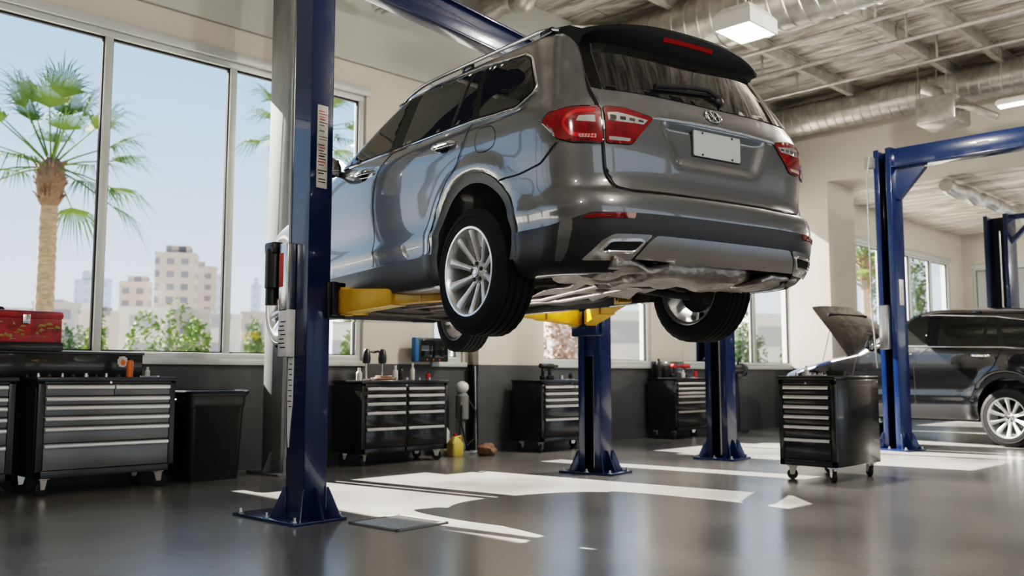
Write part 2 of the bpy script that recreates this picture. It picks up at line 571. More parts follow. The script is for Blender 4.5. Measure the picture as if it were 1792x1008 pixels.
# ================================================================ body
def make_body_mesh(hood_open=False):
    bm = body_bm()
    me = bpy.data.meshes.new('body'); bm.to_mesh(me); bm.free()
    o = link('body', me)
    cut = MB()
    for yw in (0, LW):
        for sg in (-1, 1):
            x0, x1 = sorted((sg*.60, sg*1.2))
            poly = [(yw+AR*math.cos(a), AW+AR*math.sin(a)) for a in [PI*k/28 for k in range(29)]]+[(yw-AR, .2), (yw+AR, .2)]
            cut.prism(poly, x0, x1, 'yz')
    c1 = cut.build('cutter', M_well, None, 0)
    cut = MB()
    pts = [(-.66, -.87), (.66, -.87), (.78, -.60), (.78, 3.5), (-.78, 3.5), (-.78, -.60)]
    cut.prism(pts, .1, .47, 'xy')
    c2 = cut.build('cutter', M_well, None, 0)
    cut = MB(); cut.prism([(-.64, -.84), (.64, -.84), (.60, -1.3), (-.60, -1.3)], .1, .366, 'xy')
    cs = [c1, c2, cut.build('cutter', M_well, None, 0)]
    if hood_open:
        cut = MB(); cut.box(-.66, .66, 2.62, 3.45, .75, 1.5)
        cs.append(cut.build('cutter', M_well, None, 0))
    for c in cs:
        md = o.modifiers.new('b', 'BOOLEAN'); md.object = c; md.operation = 'DIFFERENCE'; md.solver = 'EXACT'
    dg = bpy.context.evaluated_depsgraph_get(); dg.update()
    nm = bpy.data.meshes.new_from_object(o.evaluated_get(dg))
    nm.name = 'body'
    bpy.data.objects.remove(o)
    for c in cs: bpy.data.objects.remove(c)
    bm = bmesh.new(); bm.from_mesh(nm)
    for f in bm.faces:
        c = f.calc_center_median(); f.smooth = True; f.material_index = 0
        if any(math.hypot(c.y-yw, c.z-AW) < AR+.002 or (abs(c.y-yw) < AR+.002 and c.z < AW) for yw in (0, LW)) and abs(c.x) > .55: f.material_index = 1
        elif abs(c.x) < .66 and c.y < -.8 and c.z < .3665: f.material_index = 1
        elif abs(c.x) < .781 and -.88 < c.y < 3.51 and c.z < .4705: f.material_index = 1
        elif hood_open and abs(c.x) < .661 and 2.61 < c.y < 3.451 and .7 < c.z and (abs(f.normal.z) < .3 or c.z < .8): f.material_index = 1
    for e in bm.edges:
        if len(e.link_faces) == 2 and e.calc_face_angle(0) > .6: e.smooth = False
    bm.to_mesh(nm); bm.free()
    nm.materials.clear()
    return nm

DLO = [(2.06, 1.235), (1.1, 1.25), (.03, 1.268), (-.30, 1.252), (-.40, 1.240), (-.535, 1.30), (-.54, 1.345), (-.385, 1.56), (-.285, 1.612), (.2, 1.668), (1.04, 1.692), (1.36, 1.682), (1.60, 1.58), (1.83, 1.42), (2.0, 1.28)]
def build_suv(root, pm, hood_open=False, M_grey=M_grey):
    me = make_body_mesh(hood_open)
    me.materials.append(pm); me.materials.append(M_well)
    body = link('body', me, root)
    for sg in (-1, 1):
        ms = mside(sg); mw = mwrap(sg)
        # ---- glasshouse
        band = panel('window_surround', DLO, ms, M_band, root, .002, .006, .03, .02)
        chrome = MB(); chrome.tube(mapline(rounded(DLO[:11]+[(1.30, 1.688)], .03), ms, .005, .03), .0075, 8)
        chrome.build('chrome_trim', M_chr, band)
        fd = panel('front_door', [(1.33, .53), (1.325, 1.0), (1.26, 1.14), (1.10, 1.235), (2.06, 1.22), (2.22, 1.16), (2.30, 1.0), (2.36, .80), (2.36, .62), (2.34, .53)], ms, pm, root, .0022, .004, .03, .015)
        rd = panel('rear_door', [(1.308, .53), (1.303, 1.0), (1.238, 1.14), (1.08, 1.236), (.075, 1.252), (.095, 1.155), (.176, 1.0), (.26, .94), (.40, .80), (.47, .66), (.49, .53)], ms, pm, root, .0022, .004, .03, .012)
        panel('front_window', [(1.975, 1.262), (1.15, 1.272), (1.17, 1.668), (1.33, 1.662), (1.55, 1.565), (1.78, 1.415)], ms, M_glass, fd, .0045, .004, .03, .02)
        panel('rear_window', [(.975, 1.272), (.35, 1.286), (.315, 1.648), (.985, 1.674)], ms, M_glass, rd, .0045, .004, .03, .012)
        panel('divided_window', [(.30, 1.287), (.10, 1.290), (.205, 1.638), (.275, 1.644)], ms, M_glass, rd, .0045, .004, .03, .01)
        panel('quarter_window', [(.012, 1.289), (-.30, 1.275), (-.39, 1.265), (-.505, 1.315), (-.51, 1.345), (-.37, 1.543), (-.29, 1.59), (.155, 1.637)], ms, M_glass, band, .0045, .004, .03, .02)
        for nm, line in (('door_seam', [(1.318, .52), (1.314, 1.0), (1.25, 1.14), (1.09, 1.24)]),
                         ('door_seam', [(.06, 1.256), (.085, 1.155), (.166, 1.0), (.25, .93)]),
                         ('door_seam', [(2.07, 1.225), (2.235, 1.16), (2.31, 1.0), (2.37, .8), (2.37, .62), (2.35, .52)]),
                         ('bumper_seam', [(-.775, .965), (-.70, .90), (-.657, .872), (-.47, .85), (-.30, .845)])):
            ribbon(nm, line, ms, M_seam, body, .0075, .0042)
        fl = [(-.045, 1.20), (-.19, 1.195), (-.252, 1.134), (-.242, 1.06), (-.14, 1.04), (-.055, 1.055), (-.03, 1.12)]
        fl = rounded(fl, .04)
        ribbon('fuel_flap_seam', fl+fl[:1], ms, M_seam, body, .004, .002)
        # ---- handles
        for y0, y1, d in ((.19, .46, rd), (1.34, 1.62, fd)):
            p = [ms(y0+(y1-y0)*k/8, 1.158)+Vector((sg*(.006+.032*math.sin(PI*k/8)**.5), 0, 0)) for k in range(9)]
            hb = MB(); hb.tube(p, [.008]+[.016]*7+[.008], 10)
            for v in hb.bm.verts: pass
            hb.build('door_handle', M_chr if d is rd else M_chr, d)
            yc = (y0+y1)/2-.01
            panel('handle_cup', [(yc+.055*math.cos(a), 1.148+.04*math.sin(a)) for a in [2*PI*k/18 for k in range(18)]], ms, M_gblk, d, .004, .004, .02)
        # ---- lower cladding and arch trims
        panel('sill_cladding', [(.475, .522), (2.66, .505), (2.68, .33), (.44, .33), (.44, .42)], ms, M_grey, root, .006, .012, .03, .01)
        for yw in (0, LW):
            ri, ro = AR-.004, AR+.058
            a0, a1 = (-.30, PI+.10) if yw == 0 else (-.32, PI+.32)
            pts = [(yw+ro*math.cos(a), AW+ro*math.sin(a)) for a in [a0+(PI+.12-a0 if yw == 0 else a1-a0)*k/40 for k in range(41)]]
            inn = [(yw+ri*math.cos(a), AW+ri*math.sin(a)) for a in [a0+(PI+.12-a0 if yw == 0 else a1-a0)*k/40 for k in range(40, -1, -1)]]
            panel('arch_trim', pts+inn, ms, M_grey, root, .008, .03, .03)
        # ---- lamps
        L = [(.949, -.677, 1.094), (.933, -.717, 1.136), (.87, -.828, 1.152), (.762, -.912, 1.153), (.762, -.937, .953), (.882, -.843, .958), (.924, -.777, .983)]
        P = [(t_of(*p), p[2]) for p in L]
        lamp = panel('tail_lamp', P, mw, M_red, root, .009, .014, .025, .02)
        ring = MB(); ring.tube(mapline(rounded(P, .02), mw, .006, .03, True), .0045, 6, closed=True); ring.build('lamp_surround', M_gblk, lamp)
        # light guide: a C of brighter red
        tc = t_of(.762, -.912, 1.05)
        C_ = [(tc+.02, 1.128), (t_of(.86, -.835, 1.12), 1.124), (t_of(.895, -.79, 1.07), 1.07), (t_of(.875, -.83, 1.0), 1.0), (tc+.02, .985)]
        ribbon('light_guide', C_, mw, M_red2, lamp, .02, .0105, .02)
        panel('clear_lens', [(tc+.02, 1.10), (tc+.13, 1.098), (tc+.15, 1.07), (tc+.02, 1.062)], mw, M_clear, lamp, .0105, .003, .02, .006)
        panel('clear_lens', [(tc+.02, .998), (tc+.14, .998), (tc+.13, .98), (tc+.02, .978)], mw, M_clear, lamp, .0105, .003, .02, .004)
        # ---- reflector low in the bumper
        Rf = [(.868, -.903, .558), (.846, -.931, .579), (.64, -1.035, .590), (.645, -1.03, .562)]
        panel('bumper_reflector', [(t_of(*p), p[2]) for p in Rf], mw, M_red, root, .016, .02, .03, .006)
        # ---- roof rail
        zz = lambda y: mroof(sg*.67, y)
        rr = MB(); ys = [1.52-2.02*k/30 for k in range(31)]
        pt = []
        for k, y in enumerate(ys):
            e = min(1, min(k, 30-k)/3.0)
            q = Vector(zz(y)); q.z += .004+.016*e; q.x = sg*(.70-.02*abs((y-.5)/1.0)**2*.5); pt.append(q)
        rr.tube(pt, .012, 10)
        rail = rr.build('roof_rail', M_rail, root)
        for y in (1.40, .5, -.38):
            f = MB(); q = Vector(zz(y)); f.box(sg*.69-.016, sg*.69+.016, y-.06, y+.06, q.z-.02, q.z+.018, .008); f.build('rail_foot', M_gblk, rail)
        # ---- mirror
        mm = MB(); b = bmesh.new(); bmesh.ops.create_uvsphere(b, u_segments=20, v_segments=12, radius=1)
        for v in b.verts:
            v.co = Vector((v.co.x*.115, v.co.y*.075*(1 if v.co.y > 0 else .35), v.co.z*.085))
        mm.merge(b, Matrix.Translation((sg*1.06, 1.93, 1.335)))
        mm.tube([(sg*.90, 1.93, 1.285), (sg*.99, 1.935, 1.30)], .025, 8)
        mir = mm.build('door_mirror', M_gblk, fd)
        g = MB(); g.box(sg*1.06-.085, sg*1.06+.085, 1.9, 1.906, 1.275, 1.395, .003); g.build('mirror_glass', M_chr, fd)
        # ---- head lamp
        panel('head_lamp', [(.52, .78), (.80, .80), (.905, .84), (.90, .90), (.60, .88)], lambda x, z: mfront(sg*x, z), M_clear, root, .006, .012, .03, .02)
        for yw in (0, LW): build_wheel(root, sg*.865, yw, sg)
        # fender arch liner rear bumper corner is part of the cladding
        tw = lambda y, z: 1+(y-R_(z)-LR(z))
        tx = lambda x, z: t_of(x, yrear(x, z), z)
        ts = sorted([0, .004]+[tx(x/100, .47) for x in range(4, 90, 4)]+[tx(.64, .34), tx(.66, .33)]+[.9, .93, .96, 1.0, 1.03, 1.06, 1.09, 1.12, tw(-.415, .5)])
        hi = [(0, .59), (tx(.868, .588), .589), (tx(.90, .545), .545), (1.0, .534), (tw(-.405, .53), .527)]
        lo = [(0, .368), (tx(.64, .36), .368), (tx(.665, .33), .312), (.8, .308), (1.0, .312), (tw(-.50, .318), .318), (tw(-.43, .34), .34), (tw(-.415, .40), .40)]
        strip_panel('bumper_cladding', ts, lo, hi, mw, M_trim, root, .011, .02)
        # exhaust bezel
        bz = [(.845, .362), (.785, .45), (.735, .484), (.525, .488), (.56, .45), (.615, .365)]
        mr = lambda x, z: mrear(sg*x, z)
        bzp = panel('exhaust_bezel', bz, mr, M_skid, root, .018, .02, .025, .02)
        op = rounded([(.783, .402), (.748, .452), (.588, .460), (.573, .45), (.612, .405)], .018)
        panel('exhaust_opening', op, mr, M_well, bzp, .020, .004, .02)
        rg = MB(); rg.tube(mapline(op, mr, .021, .02, True), .008, 8, closed=True); rg.build('exhaust_trim', M_chr, bzp)
    panel('skid_plate', [(-.50, .486), (.50, .486), (.545, .45), (.60, .374), (.3, .370), (-.3, .370), (-.60, .374), (-.545, .45)], mrear, M_skid, root, .02, .022, .03, .012)
    # ---- tailgate
    half = [(.0, .722), (.62, .716), (.69, .733), (.733, .81), (.748, .95), (.756, 1.15), (.758, 1.26), (.745, 1.36), (.69, 1.56), (.63, 1.66)]
    tg = half+[(-x, z) for x, z in half[::-1] if x > 0]
    tail = panel('tailgate', tg, mtail, pm, root, .004, .006, .022, .015)
    ribbon('tailgate_seam', [(.745, 1.35), (.768, 1.26), (.766, 1.15), (.758, .95), (.743, .80), (.70, .725), (.62, .707), (0, .713), (-.62, .707), (-.70, .725), (-.743, .80), (-.758, .95), (-.766, 1.15), (-.768, 1.26), (-.745, 1.35)], mrear, M_seam, body, .009, .0035)
    panel('rear_glass', [(-.70, 1.262), (0, 1.258), (.70, 1.262), (.655, 1.50), (.60, 1.64), (-.60, 1.64), (-.655, 1.50)], mtail, M_glass, tail, .008, .004, .03, .02)
    for sg in (-1, 1):
        panel('pillar_garnish', [(sg*x, z) for x, z in ((.705, 1.262), (.752, 1.275), (.742, 1.36), (.69, 1.56), (.66, 1.64), (.61, 1.64), (.662, 1.50))], mtail, M_band, tail, .008, .006, .03, .006)
        Li = [(.742, 1.152), (.632, 1.152), (.463, 1.116), (.605, .956), (.742, .953)]
        lm = panel('inner_tail_lamp', [(sg*x, z) for x, z in Li], mrear, M_red, tail, .011, .016, .025, .018)
        rg = MB(); rg.tube(mapline(rounded([(sg*x, z) for x, z in Li], .018), mrear, .007, .03, True), .0045, 6, closed=True); rg.build('lamp_surround', M_gblk, tail)
        cl = panel('clear_lens', [(sg*x, z) for x, z in ((.728, 1.115), (.68, 1.122), (.50, 1.098), (.53, 1.07), (.725, 1.072))], mrear, M_clear, tail, .0125, .003, .025, .006)
        for k in range(4):
            xx = .70-.052*k
            panel('lamp_chip', [(sg*(xx-.016), 1.082), (sg*(xx+.016), 1.082), (sg*(xx+.016), 1.106-.004*k), (sg*(xx-.016), 1.104-.004*k)], mrear, M_iron, tail, .0135, .002, .03, .004)
        panel('clear_lens', [(sg*x, z) for x, z in ((.728, .988), (.61, .985), (.62, .968), (.728, .968))], mrear, M_clear, tail, .0125, .003, .025, .004)
    st = MB(); st.tube(mapline([(-.47, 1.116), (-.2, 1.128), (0, 1.131), (.2, 1.128), (.47, 1.116)], mrear, .006, .04), .009, 8); st.build('chrome_strip', M_chr, tail)
    # plate
    yp = yrear(0, 1.03)+.026
    fr = MB(); fr.box(-.172, .202, yp-.004, yp+.03, .952, 1.104, .006)
    plh = fr.build('plate_frame', M_trim, tail)
    pl = MB(); pl.prism(rounded([(-.165, .958), (.195, .958), (.195, 1.098), (-.165, 1.098)], .012), yp-.009, yp-.003, 'xz'); pl.build('licence_plate', M_plate, tail)
    bl = MB()
    for xx in (-.10, .13):
        for z in (.968, 1.088): bl.cyl((xx, yp-.012, z), (xx, yp-.006, z), .0065, 10)
    bl.build('plate_bolts', M_iron, tail)
    # emblem: oval ring with three interlaced bars
    em = MB(); cz = 1.203
    ov = lambda a, b, n, dx=0, dz=0: [mtail(dx+a*math.cos(2*PI*k/n), cz+dz+b*math.sin(2*PI*k/n))+Vector((0, -.010, .003)) for k in range(n)]
    em.tube(ov(.058, .037, 36), .0046, 8, closed=True)
    em.tube(ov(.019, .031, 24, -.024), .0036, 6, closed=True)
    em.tube(ov(.019, .031, 24, .024), .0036, 6, closed=True)
    em.tube([mtail(x, cz+z)+Vector((0, -.011, .003)) for x, z in ((-.042, .014), (-.014, -.004), (.014, -.004), (.042, .014))], .0036, 6)
    bk0 = panel('emblem_back', [(.054*math.cos(2*PI*k/28), cz+.033*math.sin(2*PI*k/28)) for k in range(28)], mtail, M_grey, tail, .006, .004, .02)
    em.build('emblem', M_chr, tail)
    # wiper
    wp = MB(); wl = [(.10, 1.322), (.02, 1.362), (-.12, 1.352), (-.39, 1.308)]
    wp.tube(mapline(wl, mtail, .03, .05), [.02]+[.017]*30 if False else .013, 8)
    wp.tube(mapline([(.06, 1.345), (-.39, 1.302)], mtail, .018, .05), .009, 6)
    q = mtail(.10, 1.32); wp.sphere((q.x, q.y-.015, q.z), .034, 14, sc=(1, .7, .8))
    wp.build('rear_wiper', M_trim, tail)
    # spoiler
    sp = MB(); ns = 28; secs = []
    for i in range(ns+1):
        x = -.665+1.33*i/ns; e = abs(x)/.665; x -= .02; bk = .10*e**3
        y0 = -.40; zr = mroof(x*.93, -.42).z
        lipz = 1.703-.055*e**2.2-.01*e**6
        yl = -.835+bk
        lo = max(1.52, 0)+.035*e**2
        sec = [(y0, zr-.012), (y0-.02, zr+.004), (y0-.18, (zr+lipz)/2+.016), (yl+.05, lipz+.010), (yl+.008, lipz+.003), (yl, lipz-.012), (yl+.006, lipz-.03), (yl+.045, lo+.05), (yl+.085, lo), (yl+.16, lo+.02), (y0, lo+.06)]
        secs.append([(x, a, b) for a, b in sec])
    n = len(secs[0]); vs = [p for s in secs for p in s]
    fs = [(i*n+k, i*n+(k+1) % n, (i+1)*n+(k+1) % n, (i+1)*n+k) for i in range(ns) for k in range(n)]
    fs += [list(range(n)), [ns*n+k for k in range(n)][::-1]]
    sp._add(vs, fs)
    for f in sp.bm.faces:
        c = f.calc_center_median()
        f.material_index = 1
    sp.bm.faces.ensure_lookup_table()
    for i in range(ns):
        for k in (0, 1, 2, 3): sp.bm.faces[i*n+k].material_index = 0
    spo = sp.build('spoiler', [pm, M_band], tail, 40)
    bk = MB()
    bp = []
    for i in range(9):
        x = -.215+.38*i/8
        bp.append((x, -.835+.10*(abs(x)/.69)**3+.016, 1.703-.055*(abs(x)/.69)**2.2-.052))
    vs = []; 
    for x, y, z in bp: vs += [(x, y-.010, z+.006), (x, y-.004, z-.018), (x, y+.02, z-.018), (x, y+.012, z+.006)]
    bk._add(vs, [(i*4+k, i*4+(k+1) % 4, i*4+4+(k+1) % 4, i*4+4+k) for i in range(8) for k in range(4)]+[(0, 1, 2, 3), (35, 34, 33, 32)])
    bk.build('brake_light', mat_brake, tail)
    # ---- front end
    panel('windscreen', [(-.78, 1.22), (0, 1.21), (.78, 1.22), (.70, 1.50), (.60, 1.70), (-.60, 1.70), (-.70, 1.50)], mfront, M_glass, root, .004, .006, .04, .03)
    panel('front_grille', [(-.46, .86), (.46, .86), (.40, .66), (-.40, .66)], mfront, M_gblk, root, .006, .01, .04, .03)
    panel('lower_grille', [(-.6, .55), (.6, .55), (.55, .42), (-.55, .42)], mfront, M_trim, root, .006, .01, .04, .03)

def build_underbody(root):
    rnd = random.Random(3)
    def crumple(bm, amp, sc, seed):
        from mathutils import noise
        for v in bm.verts:
            p = v.co*sc+Vector((seed, 0, 0))
            v.co += Vector((noise.noise(p), noise.noise(p+Vector((5, 0, 0))), noise.noise(p+Vector((0, 9, 0)))))*amp
    def slab(name, x0, x1, y0, y1, z0, z1, m, amp=.015, sc=6, bev=.03, seed=0):
        b = bmesh.new(); bmesh.ops.create_cube(b, size=1)
        for v in b.verts: v.co = Vector((x0+(v.co.x+.5)*(x1-x0), y0+(v.co.y+.5)*(y1-y0), z0+(v.co.z+.5)*(z1-z0)))
        bmesh.ops.bevel(b, geom=b.edges[:], offset=bev, segments=3, profile=.5, affect='EDGES')
        bmesh.ops.subdivide_edges(b, edges=[e for e in b.edges if e.calc_length() > .08], cuts=8, use_grid_fill=True)
        crumple(b, amp, sc, seed)
        mb = MB(); mb.merge(b); return mb.build(name, m, root, 50)
    slab('muffler', -.42, .40, -.90, -.42, .29, .45, M_shield, .035, 7, .06, 1)
    slab('heat_shield', -.70, -.30, -.96, -.38, .31, .345, M_shield, .06, 6, .012, 7)
    slab('heat_shield', .38, .72, -.96, -.36, .31, .345, M_shield, .06, 6, .012, 11)
    slab('fuel_tank', -.52, .45, .42, 1.05, .29, .45, M_under, .018, 5, .06, 2)
    slab('heat_shield', -.28, .26, -.34, .40, .31, .35, M_shield, .05, 6, .012, 3)
    slab('floor_shield', -.66, .66, 1.15, 2.35, .355, .40, M_under, .018, 4, .02, 4)
    slab('engine_undertray', -.62, .62, 2.45, 3.55, .325, .38, M_under, .02, 4, .02, 5)
    for x in (-.16, .10):
        ex = MB(); ex.tube([(x, 2.4, .355), (x, 1.4, .335), (x*.6, .5, .30), (x, -.1, .33), (x, -.45, .36)], .032, 12); ex.build('exhaust_pipe', M_pipe, root)
    for sg in (-1, 1):
        ex = MB(); ex.tube([(sg*.36, -.60, .37), (sg*.55, -.66, .38), (sg*.64, -.78, .41), (sg*.67, -.90, .43)], .036, 12); ex.build('tail_pipe', M_pipe, root)
        for y0 in (0, LW):
            a = MB()
            a.tube([(sg*.30, y0+.10, .36), (sg*.55, y0+.04, .33), (sg*.76, y0, .31)], [.035, .03, .028], 10)
            a.tube([(sg*.32, y0-.18, .37), (sg*.6, y0-.06, .35), (sg*.76, y0-.02, .36)], [.028, .024, .024], 10)
            a.build('control_arm', M_iron, root)
            d = MB(); d.tube([(sg*.18, y0, .40), (sg*.78, y0, HW)], .022, 10); d.sphere((sg*.26, y0, .40), .05, 12); d.sphere((sg*.70, y0, .375), .05, 12); d.build('drive_shaft', M_iron, root)
            s = MB(); s.cyl((sg*.66, y0+.06, .34), (sg*.62, y0+.06, .74), .028, 12)
            s.tube([(sg*.64+.055*math.cos(k*.7), y0+.06+.055*math.sin(k*.7), .45+.0042*k) for k in range(64)], .008, 6); s.build('shock_absorber', M_iron, root)
    sf = MB(); sf.tube([(-.44, -.30, .40), (-.2, -.33, .34), (.2, -.33, .34), (.44, -.30, .40)], .04, 10)
    sf.tube([(-.44, .28, .40), (-.2, .30, .35), (.2, .30, .35), (.44, .28, .40)], .04, 10); sf.sphere((0, 0, .38), .10, 16, sc=(1, 1.2, .8))
    sf.build('rear_subframe', M_iron, root)
    f2 = MB(); f2.tube([(-.5, 2.75, .38), (-.2, 2.72, .33), (.2, 2.72, .33), (.5, 2.75, .38)], .04, 10); f2.build('front_subframe', M_iron, root)
    for sg in (-1, 1):
        r = MB(); r.box(sg*.62-.05, sg*.62+.05, .45, 2.5, .345, .46, .015); r.build('chassis_rail', M_under, root)
mat_brake = mat('brake_light_red', (.13, .002, .003), rough=.55, coat=0, spec=.15, emis=(.5, .01, .01), estr=.06)
# ================================================================ the garage (x along the window wall, y towards outdoors, camera near the origin)
WY = 9.0; SILL = 1.16; WTOP = 4.42; CEIL = 6.4
M_wall = mat('cream_wall', (.56, .52, .46), rough=.75, var=.05, vscale=1.2, bump=.04, bscale=60)
M_wallg = mat('shade_tinted_wall', (.46, .47, .43), rough=.75, var=.04, vscale=1.5)  # cream wall with a cooler shade put into its colour
M_dado = mat('dark_grey_wall_paint', (.075, .077, .08), rough=.5, var=.12, vscale=2.5, bump=.05, bscale=30)
M_frame = mat('window_frame_grey', (.50, .52, .50), rough=.4, metal=.1)
M_gask = mat('gasket_black', (.01, .01, .01), rough=.7)
M_pane = glass_mat('window_glass')

def floor_mat():
    m = bpy.data.materials.new('polished_concrete'); m.use_nodes = True
    nt = m.node_tree; P = nt.nodes['Principled BSDF']; L = nt.links.new
    tc = nt.nodes.new('ShaderNodeTexCoord')
    def noise(sc, det=6, rough=.6):
        n = nt.nodes.new('ShaderNodeTexNoise'); n.inputs['Scale'].default_value = sc; n.inputs['Detail'].default_value = det
        n.inputs['Roughness'].default_value = rough; L(tc.outputs['Object'], n.inputs['Vector']); return n
    a = noise(.8, 2, .4); c = noise(.4, 2, .4)
    r = nt.nodes.new('ShaderNodeValToRGB')
    r.color_ramp.elements[0].position = .32; r.color_ramp.elements[1].position = .68
    r.color_ramp.elements[0].color = (.155, .152, .147, 1); r.color_ramp.elements[1].color = (.225, .22, .21, 1)
    L(a.outputs['Fac'], r.inputs['Fac'])
    # broad soft dark stains
    r3 = nt.nodes.new('ShaderNodeValToRGB'); r3.color_ramp.elements[0].position = .28; r3.color_ramp.elements[1].position = .42
    r3.color_ramp.elements[0].color = (.62, .62, .62, 1); L(c.outputs['Fac'], r3.inputs['Fac'])
    mx2 = nt.nodes.new('ShaderNodeMix'); mx2.data_type = 'RGBA'; mx2.blend_type = 'MULTIPLY'; mx2.inputs[0].default_value = 1
    L(r.outputs['Color'], mx2.inputs[6]); L(r3.outputs['Color'], mx2.inputs[7]); L(mx2.outputs[2], P.inputs['Base Color'])
    mr = nt.nodes.new('ShaderNodeMapRange'); mr.inputs['From Min'].default_value = .3; mr.inputs['From Max'].default_value = .7
    mr.inputs['To Min'].default_value = .21; mr.inputs['To Max'].default_value = .262
    L(a.outputs['Fac'], mr.inputs['Value']); L(mr.outputs['Result'], P.inputs['Roughness'])
    bn = nt.nodes.new('ShaderNodeBump'); bn.inputs['Strength'].default_value = .012; bn.inputs['Distance'].default_value = .02
    n3 = noise(9, 2, .4); L(n3.outputs['Fac'], bn.inputs['Height']); L(bn.outputs['Normal'], P.inputs['Normal'])
    P.inputs['Coat Weight'].default_value = .25; P.inputs['Coat Roughness'].default_value = .2
    return m
def ceil_mat():
    """silvery wrinkled insulation between the ribs"""
    m = bpy.data.materials.new('foil_insulation'); m.use_nodes = True
    nt = m.node_tree; P = nt.nodes['Principled BSDF']; L = nt.links.new
    tc = nt.nodes.new('ShaderNodeTexCoord')
    mp = nt.nodes.new('ShaderNodeMapping'); mp.inputs['Scale'].default_value = (3.2, .7, 1); L(tc.outputs['Object'], mp.inputs['Vector'])
    n = nt.nodes.new('ShaderNodeTexNoise'); n.inputs['Scale'].default_value = 1.6; n.inputs['Detail'].default_value = 8; n.inputs['Roughness'].default_value = .65; n.inputs['Distortion'].default_value = .6
    L(mp.outputs['Vector'], n.inputs['Vector'])
    r = nt.nodes.new('ShaderNodeValToRGB'); r.color_ramp.elements[0].position = .36; r.color_ramp.elements[1].position = .62
    r.color_ramp.elements[0].color = (.26, .225, .18, 1); r.color_ramp.elements[1].color = (.95, .91, .84, 1)
    L(n.outputs['Fac'], r.inputs['Fac'])
    br = nt.nodes.new('ShaderNodeTexBrick'); br.inputs['Scale'].default_value = 1; br.inputs['Brick Width'].default_value = 2.4; br.inputs['Row Height'].default_value = .42
    br.inputs['Mortar Size'].default_value = .012; br.inputs['Color1'].default_value = (1, 1, 1, 1); br.inputs['Color2'].default_value = (.8, .8, .8, 1); br.inputs['Mortar'].default_value = (.3, .28, .25, 1)
    mp2 = nt.nodes.new('ShaderNodeMapping'); mp2.inputs['Rotation'].default_value = (0, 0, PI/2); L(tc.outputs['Object'], mp2.inputs['Vector']); L(mp2.outputs['Vector'], br.inputs['Vector'])
    mx = nt.nodes.new('ShaderNodeMix'); mx.data_type = 'RGBA'; mx.blend_type = 'MULTIPLY'; mx.inputs[0].default_value = .8
    L(r.outputs['Color'], mx.inputs[6]); L(br.outputs['Color'], mx.inputs[7]); L(mx.outputs[2], P.inputs['Base Color'])
    P.inputs['Metallic'].default_value = .15; P.inputs['Roughness'].default_value = .45
    bn = nt.nodes.new('ShaderNodeBump'); bn.inputs['Strength'].default_value = .8; bn.inputs['Distance'].default_value = .05
    L(n.outputs['Fac'], bn.inputs['Height']); L(bn.outputs['Normal'], P.inputs['Normal'])
    return m
M_floor = floor_mat(); M_ceil = ceil_mat()
M_galv = mat('galvanised_steel', (.50, .49, .46), rough=.34, metal=.85, var=.25, vscale=5, bump=.12, bscale=18)
M_beam = mat('roof_steel', (.46, .44, .40), rough=.5, metal=.3, var=.3, vscale=6)

b = MB(); b.box(-8, 34, -12, WY+.3, -.2, 0); struct('floor', b, M_floor)
b = MB(); b.box(-8, 18.05, -12, WY+.3, CEIL, CEIL+.25); struct('ceiling', b, M_ceil)
RB = 4.86
b = MB(); b.box(18.05, 34, -12, WY+.3, RB, RB+.25); struct('ceiling', b, M_ceil)
# window wall: dado below, piers between the openings, band above
OPEN = [(-5.2, 6.48), (7.55, 8.09), (9.45, 12.25), (13.10, 17.0)]
OPENR = [(18.6, 25.75)]
b = MB(); b.box(-8, 34, WY, WY+.25, 0, SILL-.02, mi=1)
edges = [-8]+[v for o in OPEN for v in o]+[18.05]
for i in range(0, len(edges), 2): b.box(edges[i], edges[i+1], WY, WY+.25, SILL-.02, WTOP)
b.box(-8, 18.05, WY, WY+.25, WTOP, CEIL, mi=0)
b.box(18.05, OPENR[0][0], WY, WY+.25, SILL-.02, 4.05); b.box(OPENR[0][1], 34, WY, WY+.25, SILL-.02, 4.05)
b.box(18.05, 34, WY, WY+.25, 4.05, RB)
struct('wall_front', b, [M_wall, M_dado])
b = MB(); b.box(-8, 16.87, WY-.05, WY, 4.78, CEIL, .01); struct('trim_1', b, M_wallg)
# pier with pilaster, stub wall and header over the next bay
b = MB(); b.box(8.18, 9.44, WY-.2, WY, 0, SILL-.02, mi=1); b.box(8.18, 9.44, WY-.2, WY, SILL-.02, 4.78); struct('wall_pilaster', b, [M_wall, M_dado])
b = MB(); b.box(16.87, 18.05, 8.13, WY, 0, 4.8); b.box(16.87, 18.05, -12, WY, 4.8, CEIL); struct('wall_header', b, M_wall)
b = MB(); b.box(16.86, 18.06, 8.12, WY, 0, SILL-.02); struct('trim_2', b, M_dado)
# far wall of the next bay with its windows
b = MB(); FX = 26.7
b.box(FX, FX+.25, -12, WY, 0, 1.2, mi=1); b.box(FX, FX+.25, -12, WY, 3.95, RB); b.box(FX, FX+.25, 8.75, WY, 1.2, 3.95); b.box(FX, FX+.25, 7.95, 8.15, 1.2, 3.95); b.box(FX, FX+.25, -12, 2.0, 1.2, 3.95)
struct('wall_right', b, [M_wall, M_dado])
b = MB(); b.box(-8.25, -8, -12, WY+.3, 0, CEIL); struct('wall_left', b, M_wall)
# back wall; unseen door openings added to let fill daylight in
b = MB()
for x0, x1 in ((-8, -7), (1.5, 2.1), (11, 11.6), (20, 20.6), (30, 34)): b.box(x0, x1, -12.25, -12, 0, 4.9)
b.box(-8, 34, -12.25, -12, 4.9, CEIL); struct('wall_back', b, M_wall)
